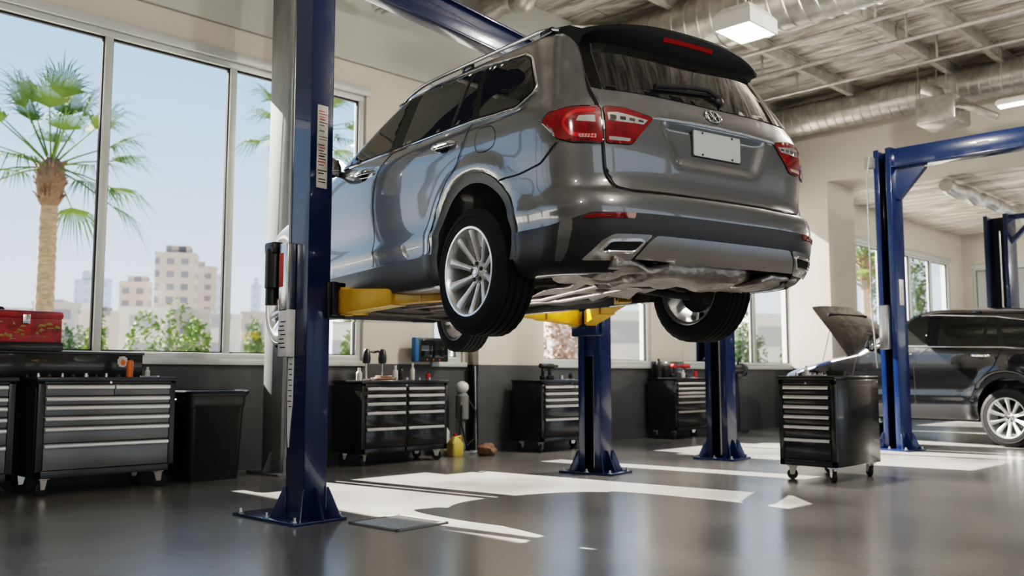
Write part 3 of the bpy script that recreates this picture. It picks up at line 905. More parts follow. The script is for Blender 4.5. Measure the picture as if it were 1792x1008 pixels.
# skirting
b = MB(); b.box(-8, 8.18, WY-.015, WY, 0, .14); b.box(9.44, 16.87, WY-.015, WY, 0, .14); b.box(8.165, 9.455, WY-.215, WY-.2, 0, .14); struct('baseboard_front', b, M_dado)
# unseen slab and wall added outside to block sun from the first bay
b = MB(); b.box(-9, 2.5, WY, WY+8.55, 7.7, 7.9); b.box(-9, 2.5, WY, WY+.25, 6.4, 7.7); struct('sun_blocker', b, M_wallg)
b = MB(); b.box(-9, 34, -12.3, WY+.4, 6.66, 6.72); struct('roof', b, M_wallg)

def window(n, x0, x1, z0, z1, mulls, y=WY, fw=.075, axis='x'):
    f = MB(); d0, d1 = y+.03, y+.15
    def bx(a0, a1, q0, q1, e0=d0, e1=d1):
        if axis == 'x': f.box(a0, a1, e0, e1, q0, q1, .008)
        else: f.box(e0, e1, a0, a1, q0, q1, .008)
    bx(x0, x1, z0, z0+fw); bx(x0, x1, z1-fw, z1); bx(x0, x0+fw, z0+fw-.01, z1-fw+.01, d0+.003, d1-.003); bx(x1-fw, x1, z0+fw-.01, z1-fw+.01, d0+.003, d1-.003)
    for m_ in mulls: bx(m_-fw/2, m_+fw/2, z0+fw-.01, z1-fw+.01, d0+.006, d1-.006)
    # sill board and casing proud of the wall
    bx(x0-.03, x1+.03, z0-.05, z0+.012, y-.05, y+.16)
    bx(x0-.05, x1+.05, z1-.01, z1+.09, y-.025, y+.1)
    o = f.build('window_%d' % n, M_frame); o['kind'] = 'structure'
    g = MB(); ed = [x0+fw]+[v for m_ in mulls for v in (m_-fw/2, m_+fw/2)]+[x1-fw]
    q = MB()
    for i in range(0, len(ed), 2):
        a, c = ed[i], ed[i+1]
        k = .014
        for (u0, u1, w0, w1) in ((a, a+k, z0+fw, z1-fw), (c-k, c, z0+fw, z1-fw), (a, c, z1-fw-k*1.4, z1-fw), (a, c, z0+fw, z0+fw+k)):
            if axis == 'x': q.box(u0, u1, y+.07, y+.11, w0, w1)
            else: q.box(y+.07, y+.11, u0, u1, w0, w1)
        pn = MB()
        if axis == 'x': pn._add([(a, y+.09, z0+fw), (c, y+.09, z0+fw), (c, y+.09, z1-fw), (a, y+.09, z1-fw)], [(0, 1, 2, 3)])
        else: pn._add([(y+.09, a, z0+fw), (y+.09, c, z0+fw), (y+.09, c, z1-fw), (y+.09, a, z1-fw)], [(0, 1, 2, 3)])
        pn.build('window_pane', M_pane, o)
    q.build('gasket', M_gask, o)
    return o
window(1, -5.2, 6.48, SILL, WTOP, [-4.6, -3.27, -1.94, -.61, .72, 2.06, 3.40, 4.74])
window(2, 7.55, 8.09, SILL, WTOP, [])
window(3, 9.45, 12.25, SILL, WTOP, [11.14])
window(4, 13.10, 17.0, SILL, WTOP, [14.35, 15.58])
window(5, 18.6, 25.75, SILL, 4.05, [20.0, 21.4, 23.15, 24.5])
window(6, 8.15, 8.75, 1.2, 3.95, [], FX, axis='y')
window(7, 2.0, 7.95, 1.2, 3.95, [5.0, 6.5], FX, axis='y')

# ================================================================ under the roof
def duct(name, label, x, y0, y1, z, r, pitch=.17, grp=None):
    t = MB(); prof = []
    y = y0
    while y < y1:
        prof += [(r, y), (r, y+pitch*.8), (r+.014, y+pitch*.86), (r+.014, y+pitch*.94)]; y += pitch
    t.lathe(prof, 40, 'y', M=Matrix.Translation((x, 0, z)))
    o = t.build(name, M_galv, None, 40); tag(o, label, 'duct', grp)
    for k in range(int((y1-y0)/2.2)):
        yy = y0+1.0+2.2*k
        s = MB(); s.tube([(x+(r+.018)*math.cos(a), yy, z+(r+.018)*math.sin(a)) for a in [2*PI*q/40 for q in range(40)]], .012, 6, closed=True)
        for sg in (-1, 1): s.cyl((x+sg*(r+.012), yy, z), (x+sg*(r+.012), yy, CEIL), .008, 6)
        s.build('hanger_strap', M_galv, o)
    return o
duct('ventilation_duct', 'long round galvanised spiral duct along the cream header wall at right', 16.35, -6, 8.9, 5.96, .29)
duct('ventilation_duct', 'wide round silver duct behind the lit ceiling fixture, above the raised car', 10.75, -6, 8.85, 5.93, .40, .21)
rr = random.Random(5)
def joist(y, lab):
    j = MB()
    x0, x1 = -7.9, 16.8
    j.box(x0, x1, y-.05, y+.05, 6.16, 6.18); j.box(x0, x1, y-.05, y+.05, 6.37, 6.398); j.box(x0, x1, y-.01, y+.01, 6.18, 6.37)
    return tag(j.build('roof_joist', M_beam), lab, 'beam', 'roof joists')
for y, lab in ((7.25, 'steel roof joist nearest the window wall, running lengthwise'), (5.5, 'steel roof joist crossing behind the lit ceiling fixture toward the header'), (4.68, 'steel roof joist at upper right, one in from the top right corner'), (2.9, 'steel roof joist at the top right corner of the photo')):
    joist(y, lab)
for x, z, r, lab in ((12.45, 6.0, .03, 'thin silver conduit pipe under the ceiling, nearest the wide duct'), (13.55, 6.0, .035, 'thin silver conduit pipe crossing mid-ceiling at upper right'), (14.75, 6.0, .028, 'thin silver conduit pipe under the ceiling, second from the header wall'), (16.79, 6.31, .05, 'pale pipe where the ceiling meets the header wall, above the spiral duct')):
    c = MB(); c.cyl((x, -8, z), (x, 8.95, z), r, 10)
    c_ = c.build('conduit_pipe', M_galv); tag(c_, lab, 'pipe', 'conduit pipes under the ceiling')
    s = MB()
    for k in range(6):
        s = MB(); s.box(x-.02, x+.02, 7.6-2.4*k-.01, 7.6-2.4*k+.01, z-.01, CEIL-.003); s.build('pipe_bracket', M_beam, c_)
for x, y0, y1, lab in ((7.0, 5.2, 8.8, 'short crinkled silver duct piece hanging at top left of the car roof'), (8.3, 6.0, 8.8, 'second crinkled silver duct piece above the car roof')):
    c = MB(); pts = [(x+.12*math.sin(k*.7), y0+(y1-y0)*k/24, 5.95+.08*math.cos(k*.9)) for k in range(25)]
    c.tube(pts, [.15+.012*(k % 2) for k in range(25)], 16); fo = tag(c.build('flexible_duct', M_galv), lab, 'duct')
    for k in (4, 20):
        h = MB(); h.cyl((pts[k][0], pts[k][1], pts[k][2]+.1), (pts[k][0], pts[k][1], CEIL), .012, 6); h.build('hanger_strap', M_galv, fo)
c = MB(); pts = [(18.3+7.6*k/40, 6.4+.03*math.sin(k*.8), 4.66+.02*math.cos(k*1.1)) for k in range(41)]
c.tube(pts, [.13+.015*(k % 2)+.008*math.sin(k*.9) for k in range(41)], 16); fo = tag(c.build('flexible_duct', M_galv), 'crinkled silver duct under the low foil ceiling of the far bay', 'duct')
for k in (3, 20, 37):
    h = MB(); h.cyl((pts[k][0], pts[k][1], pts[k][2]+.08), (pts[k][0], pts[k][1], RB), .012, 6); h.build('hanger_strap', M_galv, fo)
c = MB(); pts = [(18.3+7.6*k/40, 3.6+.03*math.sin(k*.7), 4.68+.02*math.cos(k*.9)) for k in range(41)]
c.tube(pts, [.12+.012*(k % 2) for k in range(41)], 16); fo = tag(c.build('flexible_duct', M_galv), 'second crinkled silver duct in the far bay, behind the blue beam', 'duct')
for k in (3, 20, 37):
    h = MB(); h.cyl((pts[k][0], pts[k][1], pts[k][2]+.08), (pts[k][0], pts[k][1], RB), .012, 6); h.build('hanger_strap', M_galv, fo)
# ceiling fixtures
M_lamp = mat('lamp_diffuser', (1, .97, .9), rough=.4, emis=(1, .93, .82), estr=9)
M_fix = mat('fixture_housing', (.62, .62, .60), rough=.45)
def highbay(x0, x1, y0, y1, z, lab):
    cx, cy = (x0+x1)/2, (y0+y1)/2
    t = thing('ceiling_light', lab, 'ceiling light', (cx, cy, z))
    w, d = (x1-x0)/2, (y1-y0)/2
    h = MB(); b0 = [(-w, -d, 0), (w, -d, 0), (w, d, 0), (-w, d, 0)]; b1 = [(-w, -d, .17), (w, -d, .17), (w, d, .17), (-w, d, .17)]; k = .72
    b2 = [(-w*k, -d*k, .27), (w*k, -d*k, .27), (w*k, d*k, .27), (-w*k, d*k, .27)]
    h._add(b0+b1+b2, [(0, 1, 5, 4), (1, 2, 6, 5), (2, 3, 7, 6), (3, 0, 4, 7), (4, 5, 9, 8), (5, 6, 10, 9), (6, 7, 11, 10), (7, 4, 8, 11), (8, 9, 10, 11)])
    i = [(-w+.025, -d+.025, 0), (w-.025, -d+.025, 0), (w-.025, d-.025, 0), (-w+.025, d-.025, 0)]
    h._add(b0+i, [(0, 1, 5, 4), (1, 2, 6, 5), (2, 3, 7, 6), (3, 0, 4, 7)])
    h.build('lamp_housing', M_fix, t, 20)
    g = MB(); g.box(-w+.022, w-.022, -d+.022, d-.022, .004, .018); g.build('diffuser', M_lamp, t)
    c = MB(); c.cyl((0, 0, .26), (0, 0, CEIL-z), .02, 8); c.cyl((-w*.5, 0, .26), (-w*.5, 0, .75), .008, 6); c.cyl((w*.5, 0, .26), (w*.5, 0, .75), .008, 6); c.box(-w*.6, w*.6, -.03, .03, .72, .76); c.build('suspension_rod', M_galv, t)
    return t
highbay(8.98, 9.60, 5.17, 5.66, 5.0, 'square lit ceiling lamp hanging above the rear of the raised car')
def strip(name, lab, x, y0, y1, z, m):
    t = thing(name, lab, 'strip light', (x, (y0+y1)/2, z)); L = (y1-y0)/2
    h = MB(); h.box(-.09, .09, -L, L, .02, .09, .01); h.box(-.035, .035, -L*.95, L*.95, .09, .12); h.build('lamp_housing', M_fix, t)
    g = MB()
    for s in (-.045, .045): g.cyl((s, -L+.03, .005), (s, L-.03, .005), .016, 10)
    g.build('tube', m, t)
    r = MB()
    for s in (-.7, .7): r.cyl((0, s*L, .1), (0, s*L, (CEIL if x < 17 else RB)-z), .006, 6)
    r.build('suspension_rod', M_galv, t)
strip('strip_light', 'lit fluorescent strip light under the spiral duct at the right edge', 15.2, 3.9, 4.5, 5.15, M_lamp)
strip('strip_light', 'unlit silver strip light hung by the upper window wall left of the blue beam', 6.4, 7.1, 8.7, 5.35, M_galv)
# duct elbow / unit heater below the spiral duct
u = MB(); u.box(-.45, .45, -.4, .4, -.28, .28, .05); u.tube([(0, 0, .2), (0, .1, .45), (0, .35, .6)], .14, 14); u.tube([(-.3, -.4, 0), (-.3, -.7, -.1), (-.2, -1.1, -.35)], .08, 10)
uo = u.build('unit_heater', M_galv); uo.scale = (.8, .8, .8); uo.location = (15.6, 5.45, 5.35); tag(uo, 'crumpled silver heater box hanging below the spiral duct by the blue lift beam', 'heater')
h = MB(); h.cyl((.3, .2, .25), (.3, .2, 1.05), .01, 6); h.cyl((-.3, -.2, .25), (-.3, -.2, 1.05), .01, 6); h.build('hanger_rod', M_galv, uo)
# ================================================================ lifts
M_blue = mat('lift_blue_paint', (.004, .019, .072), rough=.24, coat=.5, var=.18, vscale=3, bump=.03, bscale=20)
M_blued = mat('lift_slot_dark', (.006, .008, .018), rough=.4, var=.3, vscale=10)
M_yel = mat('lift_yellow_paint', (.62, .36, .012), rough=.35, var=.12, vscale=6)
M_mast = mat('grey_mast_steel', (.17, .175, .175), rough=.6, var=.12, vscale=3, stretch=(4, 4, 1))
M_white = mat('white_plastic', (.66, .65, .63), rough=.35, var=.12, vscale=16)
M_blk = mat('black_plastic', (.012, .012, .013), rough=.35)
M_steel = mat('bright_steel', (.55, .55, .54), rough=.25, metal=.95)
M_ink = mat('ink_dark', (.03, .02, .03), rough=.7)
M_inkr = mat('ink_red', (.45, .06, .04), rough=.7)
M_plac = mat('worn_placard', (.55, .52, .49), rough=.55, var=.25, vscale=12)
M_rubb = mat('black_rubber', (.014, .014, .014), rough=.6)

def tri_gusset(w, h, t):
    m = MB(); m.prism([(0, 0), (w, 0), (w*.9, .02), (.015, h), (0, h)], -t/2, t/2, 'xz', bev=.002); return m
def lift_post(root, x, y, rz, H, open_=1, plate=(-.23, .23, -.43, .43), post=(-.135, .135, -.14, .14), colour=None):
    """C-section post with base plate; open_ = side (+x/-x) the channel faces"""
    M = Matrix.Translation((x, y, 0)) @ Matrix.Rotation(rz, 4, 'Z')
    x0, x1, y0, y1 = post; t = .012
    p = MB()
    if open_ > 0: p.box(x0, x0+t, y0, y1, .02, H, .004, M)
    else: p.box(x1-t, x1, y0, y1, .02, H, .004, M)
    p.box(x0, x1, y0, y0+t, .02, H, .004, M); p.box(x0, x1, y1-t, y1, .02, H, .004, M)
    xl = (x1-t, x1) if open_ > 0 else (x0, x0+t)
    p.box(xl[0], xl[1], y0, y0+.075, .02, H, .003, M); p.box(xl[0], xl[1], y1-.075, y1, .02, H, .003, M)
    po = p.build('lift_column', M_blue, root)
    s = MB(); xi = (x0+t+.01, x0+.06) if open_ > 0 else (x1-.06, x1-t-.01)
    s.box(xi[0], xi[1], y0+.05, y1-.05, .03, H-.02, 0, M); s.build('column_lining', M_blued, po)
    c = MB(); c.cyl(M @ Vector(((x0+x1)/2, 0, .05)), M @ Vector(((x0+x1)/2, 0, H-.3)), .03, 12); c.build('hydraulic_cylinder', M_steel, po)
    b = MB(); b.box(plate[0], plate[1], plate[2], plate[3], 0, .022, .004, M)
    bo = b.build('base_plate', M_blue, root)
    for ax, ay in ((plate[0]+.04, plate[2]+.04), (plate[1]-.04, plate[2]+.04), (plate[0]+.04, plate[3]-.04), (plate[1]-.04, plate[3]-.04), (plate[0]+.04, (plate[2]+plate[3])/2)):
        a = MB(); a.cyl(M @ Vector((ax, ay, .02)), M @ Vector((ax, ay, .055)), .013, 8); a.cyl(M @ Vector((ax, ay, .022)), M @ Vector((ax, ay, .030)), .026, 6); a.build('anchor_bolt', M_steel, bo)
    for gx, gy, ga in ((x0, y0, PI*1.25), (x1, y0, -PI*.25), (x0, y1, PI*.75), (x1, y1, PI*.25), ((x0+x1)/2, y0, -PI/2)):
        g = tri_gusset(.11, .21, .014)
        G = M @ Matrix.Translation((gx, gy, .02)) @ Matrix.Rotation(ga, 4, 'Z')
        for v in g.bm.verts: v.co = G @ v.co
        g.build('gusset', M_blue, bo)
    return po, M
def swing_arm(root, p0, p1, top, zt, dp=.165):
    """telescopic arm from p0 to p1 (xy), the pad reaching up to zt"""
    a, b = Vector((*p0, 0)), Vector((*p1, 0)); d = b-a; L = d.length
    M = Matrix.Translation((p0[0], p0[1], top)) @ Matrix.Rotation(math.atan2(d.y, d.x), 4, 'Z')
    m = MB(); L1 = L*.56
    m.prism([(0, 0), (0, -dp), (.16, -dp), (L1, -.135), (L1, -.025), (.22, .0)], -.07, .07, 'xz', M, 0, .006)
    m.cyl(M @ Vector((.06, 0, -dp-.015)), M @ Vector((.06, 0, .02)), .055, 18)
    o = m.build('swing_arm', M_yel, root)
    e = MB(); e.box(L1-.05, L+.06, -.052, .052, -.128, -.036, .005, M); e.box(L1+.25, L1+.27, -.054, .054, -.13, -.034, 0, M); e.build('arm_extension', M_yel, o)
    pd = MB(); pd.cyl(M @ Vector((L, 0, -.04)), M @ Vector((L, 0, zt-top-.02)), .035, 16); pd.cyl(M @ Vector((L, 0, zt-top-.025)), M @ Vector((L, 0, zt-top)), .062, 20); pd.build('lift_pad', M_rubb, o)
    bt = MB(); bt.cyl(M @ Vector((L*.8, .053, -.08)), M @ Vector((L*.8, -.053, -.08)), .012, 8); bt.build('stop_bolt', M_iron, o)
    return o
CAR = Matrix.Translation((4.459, 3.659, 1.222)) @ Matrix.Rotation(.59-PI/4, 4, 'Z')
def carp(x, y): v = CAR @ Vector((x, y, 0)); return (v.x, v.y)
RZ = .17
RZA = .04
A0 = (3.54, 5.77); B0 = (7.38, 6.16); LH = 4.22
lift = thing('vehicle_lift', 'blue two-post lift with yellow swing arms holding the grey car', 'vehicle lift', (A0[0], A0[1], 0))
lroot = bpy.data.objects.new('x', None)
def relocate(root, kids):
    """parts were built in world space: shift them into the thing's space"""
    inv_ = Matrix.Translation(root.location).inverted()
    for k in kids:
        k.data.transform(inv_)
def all_children(o):
    r = []
    for c in o.children: r.append(c); r += all_children(c)
    return r
pa, MA = lift_post(lift, *A0, RZA, LH, 1, (-.22, .22, -.38, .38), (-.09, .10, -.30, -.09))
pb, MBm = lift_post(lift, *B0, RZ, LH, -1, (-.22, .22, -.31, .31), (-.12, .12, -.13, .13))
g = MB(); g.box(4.95, 5.06, 8.25, 8.62, .02, CEIL, .008); g.box(4.85, 5.16, 8.12, 8.75, 0, .022, .004)
gm = tag(g.build('steel_column', M_mast), 'plain grey steel column behind the near blue lift post', 'column')
for gx, gy, ga in ((4.95, 8.43, PI), (5.005, 8.25, -PI/2)):
    q = tri_gusset(.1, .2, .014); G = Matrix.Translation((gx, gy, .02)) @ Matrix.Rotation(ga, 4, 'Z')
    for v in q.bm.verts: v.co = G @ v.co
    q.build('gusset', M_mast, gm)
# hose run, carriage control box and label strips on the outer face of the near post
hz = MB(); hz.cyl(MA @ Vector((-.07, -.045, .5)), MA @ Vector((-.07, -.045, 4.1)), .012, 8); hz.cyl(MA @ Vector((-.06, -.02, .3)), MA @ Vector((-.06, -.02, 4.1)), .009, 8); hz.build('hydraulic_line', M_steel, lift)
cb = MB(); cb.box(-.165, -.092, -.16, -.05, 1.45, 1.93, .012, MA); cbo = cb.build('control_box', M_steel, lift)
k = MB(); k.box(-.168, -.163, -.11, -.06, 1.62, 1.86, .002, MA); k.build('red_label', M_inkr, cbo)
mo = MB(); mo.cyl(MA @ Vector((-.14, .05, 1.62)), MA @ Vector((-.14, .05, 1.90)), .062, 20); mo.box(-.19, -.09, -.02, .11, 1.86, 1.95, .02, MA); mo.cyl(MA @ Vector((-.14, .07, 1.5)), MA @ Vector((-.14, .07, 1.63)), .045, 14); mo.box(-.11, -.06, -.05, .09, 1.55, 1.9, .015, MA)
mo.build('pump_motor', M_blk, lift)
wb = MB(); wb.box(-.16, -.092, -.165, -.05, 1.13, 1.46, .006, MA); wbo = wb.build('white_notice_box', M_white, lift)
for i in range(7):
    q = MB(); zz = 1.19+.03*i; q.box(-.162, -.1595, -.145+.01*(i % 3), -.085+.012*((i*2) % 3), zz, zz+.008, 0, MA); q.build('notice_line', M_ink, wbo)
sr = MB(); sr.prism([(-.155, 1.13), (-.093, 1.13), (-.093, .82), (-.1, .62), (-.115, .50), (-.125, .62), (-.15, .82)], -.098, -.0895, 'yz', MA); sro = sr.build('long_white_decal', M_white, lift)
for i in range(9):
    q = MB(); zz = .78+.037*i; q.box(-.0995, -.0975, -.145, -.115+.015*(i % 2), zz, zz+.007, 0, MA); q.build('decal_mark', M_ink, sro)
pl = MB(); pl.box(-.04, .05, -.307, -.300, 2.32, 2.92, .002, MA); plo = pl.build('warning_placard', M_plac, lift)
rq = random.Random(11)
for i in range(26):
    zz = 2.31+.0205*i; w0 = .004+rq.random()*.012; w1 = .05+rq.random()*.03
    if rq.random() < .15: continue
    q = MB(); q.box(w0-.037, min(.045, w1-.035), -.3085, -.3065, zz+.05, zz+.05+.004+rq.random()*.006, 0, MA); q.build('placard_line', M_inkr if i % 5 == 2 or i > 21 else M_ink, plo)
# carriages
for (P, Mx, sx) in ((pa, MA, 1), (pb, MBm, -1)):
    cc = MB(); yc = -.175 if sx > 0 else 0
    cc.box(sx*.06, sx*.22, yc-.15, yc+.15, 1.40, 1.66, .012, Mx); cc.box(sx*.03, sx*.10, yc-.06, yc+.06, 1.2, 2.1, .005, Mx)
    cc.box(sx*.085, sx*.14, yc-.175, yc-.14, 1.42, 1.66, .01, Mx)
    cc.build('lift_carriage', M_blued if sx > 0 else M_blue, lift)
za = MA @ Vector((.22, -.26, 0)); zb = MA @ Vector((.22, -.06, 0))
swing_arm(lift, (za.x, za.y), carp(-.74, .62), 1.605, 1.222+.347)
swing_arm(lift, (zb.x, zb.y), carp(-.66, 2.2), 1.605, 1.222+.347)
zc = MBm @ Vector((-.24, -.1, 0)); zd = MBm @ Vector((-.24, .08, 0))
swing_arm(lift, (zc.x, zc.y), carp(.72, .62), 1.655, 1.222+.347, .135)
swing_arm(lift, (zd.x, zd.y), carp(.68, 2.1), 1.65, 1.222+.347, .135)
a3 = MA @ Vector((.0, -.175, 0)); b3 = MBm @ Vector((.0, 0, 0))
ob = MB(); d = (b3-a3); L = d.length
MO = Matrix.Translation((a3.x, a3.y, 0)) @ Matrix.Rotation(math.atan2(d.y, d.x), 4, 'Z')
ob.box(-.14, L+.14, -.045, .045, 3.97, LH, .006, MO); ob.box(-.14, L+.14, -.075, .075, 3.95, 3.972, .003, MO); ob.box(-.14, L+.14, -.075, .075, LH-.01, LH+.012, .003, MO)
ob.build('overhead_beam', M_blue, lift)
relocate(lift, all_children(lift))

# middle lift, seen as one post between the two bays
l2 = thing('vehicle_lift', 'single blue lift post behind the raised car, near the black tool cart bay', 'vehicle lift', (9.68, 6.1, 0))
lift_post(l2, 9.68, 6.1, .1, 4.1, -1, (-.24, .24, -.26, .26), (-.125, .125, -.14, .14)); relocate(l2, all_children(l2))
# right lift with overhead beam towards the viewer's right
D0 = (12.52, 5.14)
l3 = thing('vehicle_lift', 'blue lift frame with high beam standing in front of the black car', 'vehicle lift', (*D0, 0))
pd_, MD = lift_post(l3, *D0, -.2, 4.12, -1, (-.24, .2, -.28, .28), (-.13, .12, -.13, .13))
lift_post(l3, D0[0], D0[1]-3.9, 0, 4.12, -1)
bb = MB(); bb.box(D0[0]-.11, D0[0]+.11, D0[1]-4.05, D0[1]-.1, 3.86, 4.10, .006); bb.box(D0[0]-.13, D0[0]+.13, D0[1]-4.05, D0[1]-.1, 3.84, 3.862, .003)
bb.prism([(D0[1]-.12, 3.86), (D0[1]-.52, 3.86), (D0[1]-.52, 3.80), (D0[1]-.16, 3.40), (D0[1]-.12, 3.42)], D0[0]-.05, D0[0]+.05, 'yz')
bo3 = bb.build('overhead_beam', M_blue, l3)
q = MB(); q.box(D0[0]-.112, D0[0]-.1105, D0[1]-1.35, D0[1]-1.2, 3.95, 4.0); q.build('beam_plate', M_mast, bo3)
hh = MB(); hh.tube([(D0[0]-.22, D0[1]+.16, 4.02), (D0[0]-.23, D0[1]+.2, 3.7), (D0[0]-.22, D0[1]+.2, 1.9), (D0[0]-.2, D0[1]+.16, 1.1)], .012, 8); hh.build('hanging_hose', M_steel, l3)
hb = MB(); hb.box(-.25, -.13, .10, .2, 3.86, 4.02, .01, MD); hb.build('pulley_bracket', M_mast, l3)
sb = MB(); sb.box(-.21, -.132, -.05, .09, 1.35, 1.95, .01, MD); sb.build('control_box', M_steel, l3)
nt_ = MB(); nt_.box(-.04, .05, -.137, -.131, 1.95, 2.3, .002, MD); nt_.build('warning_placard', M_plac, l3)
relocate(l3, all_children(l3))
# far lift in the next bay
l4 = thing('vehicle_lift', 'blue lift post standing beyond the black car near the far windows', 'vehicle lift', (19.2, 5.75, 0))
lift_post(l4, 19.2, 5.75, -.1, 4.1, -1, (-.26, .26, -.3, .3), (-.2, .2, -.22, .22))
q = MB(); q.box(19.15, 19.25, 2.2, 5.6, 4.0, 4.1, .005); q.prism([(5.55, 3.62), (5.15, 4.02), (5.05, 4.02), (5.55, 3.5)], 19.15, 19.25, 'yz'); q.build('overhead_beam', M_blue, l4)
relocate(l4, all_children(l4))

# ================================================================ tool cabinets
M_cabk = mat('cabinet_black', (.012, .012, .013), rough=.25, coat=.3, bump=.015, bscale=60)
M_cabg = mat('cabinet_graphite', (.045, .046, .048), rough=.34, metal=.3)
M_drwg = mat('drawer_grey', (.15, .152, .155), rough=.36, metal=.35, var=.06, vscale=4)
M_drwk = mat('drawer_black', (.014, .014, .015), rough=.22, coat=.3)
M_hand = mat('handle_aluminium', (.62, .60, .57), rough=.3, metal=.8)
def caster(parent, x, y, r, hz, a):
    f = MB(); Mx = Matrix.Translation((x, y, 0)) @ Matrix.Rotation(a, 4, 'Z')
    for s in (-1, 1): f.prism([(-.02, r*.9), (.02, r*.9), (.045, hz-.012), (-.03, hz-.012)], s*.022-.003, s*.022+.003, 'xz', Mx)
    f.box(-.045, .06, -.04, .04, hz-.016, hz, .003, Mx)
    o = f.build('caster', M_steel, parent)
    w = MB(); w.lathe([(r*.35, -.017), (r*.85, -.019), (r, -.012), (r, .012), (r*.85, .019), (r*.35, .017)], 28, 'y', M=Mx @ Matrix.Translation((0, 0, r)), closed=True)
    w.lathe([(.0, -.014), (r*.4, -.014), (r*.4, .014), (0, .014)], 16, 'y', M=Mx @ Matrix.Translation((0, 0, r)))
    w.build('caster_wheel', M_rubb, o)
def cabinet(name, lab, cx, cy, rz, w, d, H, zb, rows, cols, bm_, dm, r=.05, split_first=False, grp=None, topov=.02, zlast=None):
    """front faces local -y; rows = heights of the handles from the top down"""
    t = thing(name, lab, 'tool cabinet', (cx, cy, 0), rz, grp)
    b = MB(); fr = .05
    b.box(-w/2, w/2, -d/2+.02, d/2, zb, H-.035, .008)
    b.box(-w/2, -w/2+fr, -d/2, -d/2+.03, zb, H-.035, .004); b.box(w/2-fr, w/2, -d/2, -d/2+.03, zb, H-.035, .004)
    b.box(-w/2, w/2, -d/2, -d/2+.03, zb, zb+.06, .004); b.box(-w/2, w/2, -d/2, -d/2+.03, rows[0]+.028, H-.035, .003)
    if cols == 2: b.box(-.015, .015, -d/2, -d/2+.03, zb, H-.04, .003)
    # pressed panel on each side
    for s in (-1, 1): b.box(s*w/2-.003, s*w/2+.003, -d/2+.05, d/2-.05, zb+.06, H-.09, .002)
    b.build('cabinet_body', bm_, t)
    tp = MB(); tp.box(-w/2-topov, w/2+topov, -d/2-topov, d/2, H-.035, H, .008); tp.build('worktop', bm_, t)
    zs = list(rows)+[zlast if zlast else zb+.06+.0]
    for i in range(len(rows)):
        z1 = zs[i]+.022; z0 = zs[i+1]+(.030 if i < len(rows)-1 else .006)
        spans = [(-w/2+fr+.006, w/2-fr-.006)] if cols == 1 else [(-w/2+fr+.006, -.021), (.021, w/2-fr-.006)]
        if split_first and i == 0 and cols == 1: spans = [(-w/2+fr+.006, .03), (.036, w/2-fr-.006)]
        for x0, x1 in spans:
            q = MB(); q.box(x0, x1, -d/2-.004, -d/2+.016, z0, z1, .003); dr = q.build('drawer', dm, t)
            h = MB(); h.prism([(-d/2-.004, zs[i]+.016), (-d/2-.022, zs[i]+.014), (-d/2-.026, zs[i]-.004), (-d/2-.022, zs[i]-.016), (-d/2-.018, zs[i]-.004), (-d/2-.004, zs[i]-.001)], x0+.004, x1-.004, 'yz'); h.build('drawer_handle', M_hand, dr)
    k = MB(); k.cyl((.0, -d/2-.006, rows[0]+.04), (.0, -d/2+.01, rows[0]+.04), .011, 14); k.build('lock', M_steel, t)
    for sx, sy, a in ((-1, -1, .4), (1, -1, 2.4), (-1, 1, .2), (1, 1, -.7)):
        caster(t, sx*(w/2-.08), sy*(d/2-.09), r, zb, a)
    return t
RA = [.90, .80, .725, .635, .548, .41]
cabinet('tool_cabinet', 'grey six-row rolling tool cabinet left of the black waste bin', 3.19, 8.49, 0, 1.17, .72, .985, .15, RA, 1, M_cabg, M_drwg, .06, True, None)
cabinet('tool_cabinet', 'grey rolling tool cabinet cut by the left edge, under the red toolbox', 1.86, 8.52, 0, 1.17, .70, .985, .15, RA, 1, M_cabg, M_drwg, .06, True, None)
cabinet('tool_cabinet', 'wide black tool cabinet with two columns of drawers, below the wall screen', 6.64, 8.64, 0, 1.24, .56, .945, .13, [.85, .77, .68, .578, .40], 2, M_cabk, M_drwk, .055)
cabinet('tool_cabinet', 'black tool cabinet half hidden by the far blue lift post', 9.29, 8.42, 0, 1.2, .54, .94, .14, [.85, .762, .68, .60, .425], 1, M_cabk, M_drwk, .055, True)
cabinet('tool_cabinet', 'black tool cabinet behind the middle blue lift post under the window', 12.58, 8.63, 0, 1.22, .54, .965, .14, [.87, .79, .72, .665, .575, .43], 1, M_cabk, M_drwk, .055)
cabinet('tool_cart', 'black six-drawer tool cart standing alone in front of the black car', 8.70, 4.24, -PI/2, .58, .96, .995, .14, [.885, .795, .70, .605, .508, .385], 1, M_cabk, M_drwk, .05, False, None, .004)

# ================================================================ waste bin
t = thing('waste_bin', 'tall black plastic waste bin against the dark grey wall', 'waste bin', (4.27, 8.50, 0))
def rrect(w, d, r, z, n=6):
    o = []
    for sx, sy, a in ((1, 1, 0), (-1, 1, PI/2), (-1, -1, PI), (1, -1, 1.5*PI)):
        for k in range(n+1):
            q = a+PI/2*k/n; o.append((sx*(w/2-r)+r*math.cos(q), sy*(d/2-r)+r*math.sin(q), z))
    return o
def skin(levels, closed_top=True):
    m = MB(); n = len(levels[0]); vs = [p for l in levels for p in l]
    fs = [(i*n+k, i*n+(k+1) % n, (i+1)*n+(k+1) % n, (i+1)*n+k) for i in range(len(levels)-1) for k in range(n)]
    fs.append(list(range(n))[::-1])
    if closed_top: fs.append([(len(levels)-1)*n+k for k in range(n)])
    m._add(vs, fs); return m
M_bin = mat('bin_black_plastic', (.016, .016, .017), rough=.28, var=.5, vscale=9, stretch=(6, 6, .6), bump=.06, bscale=20)
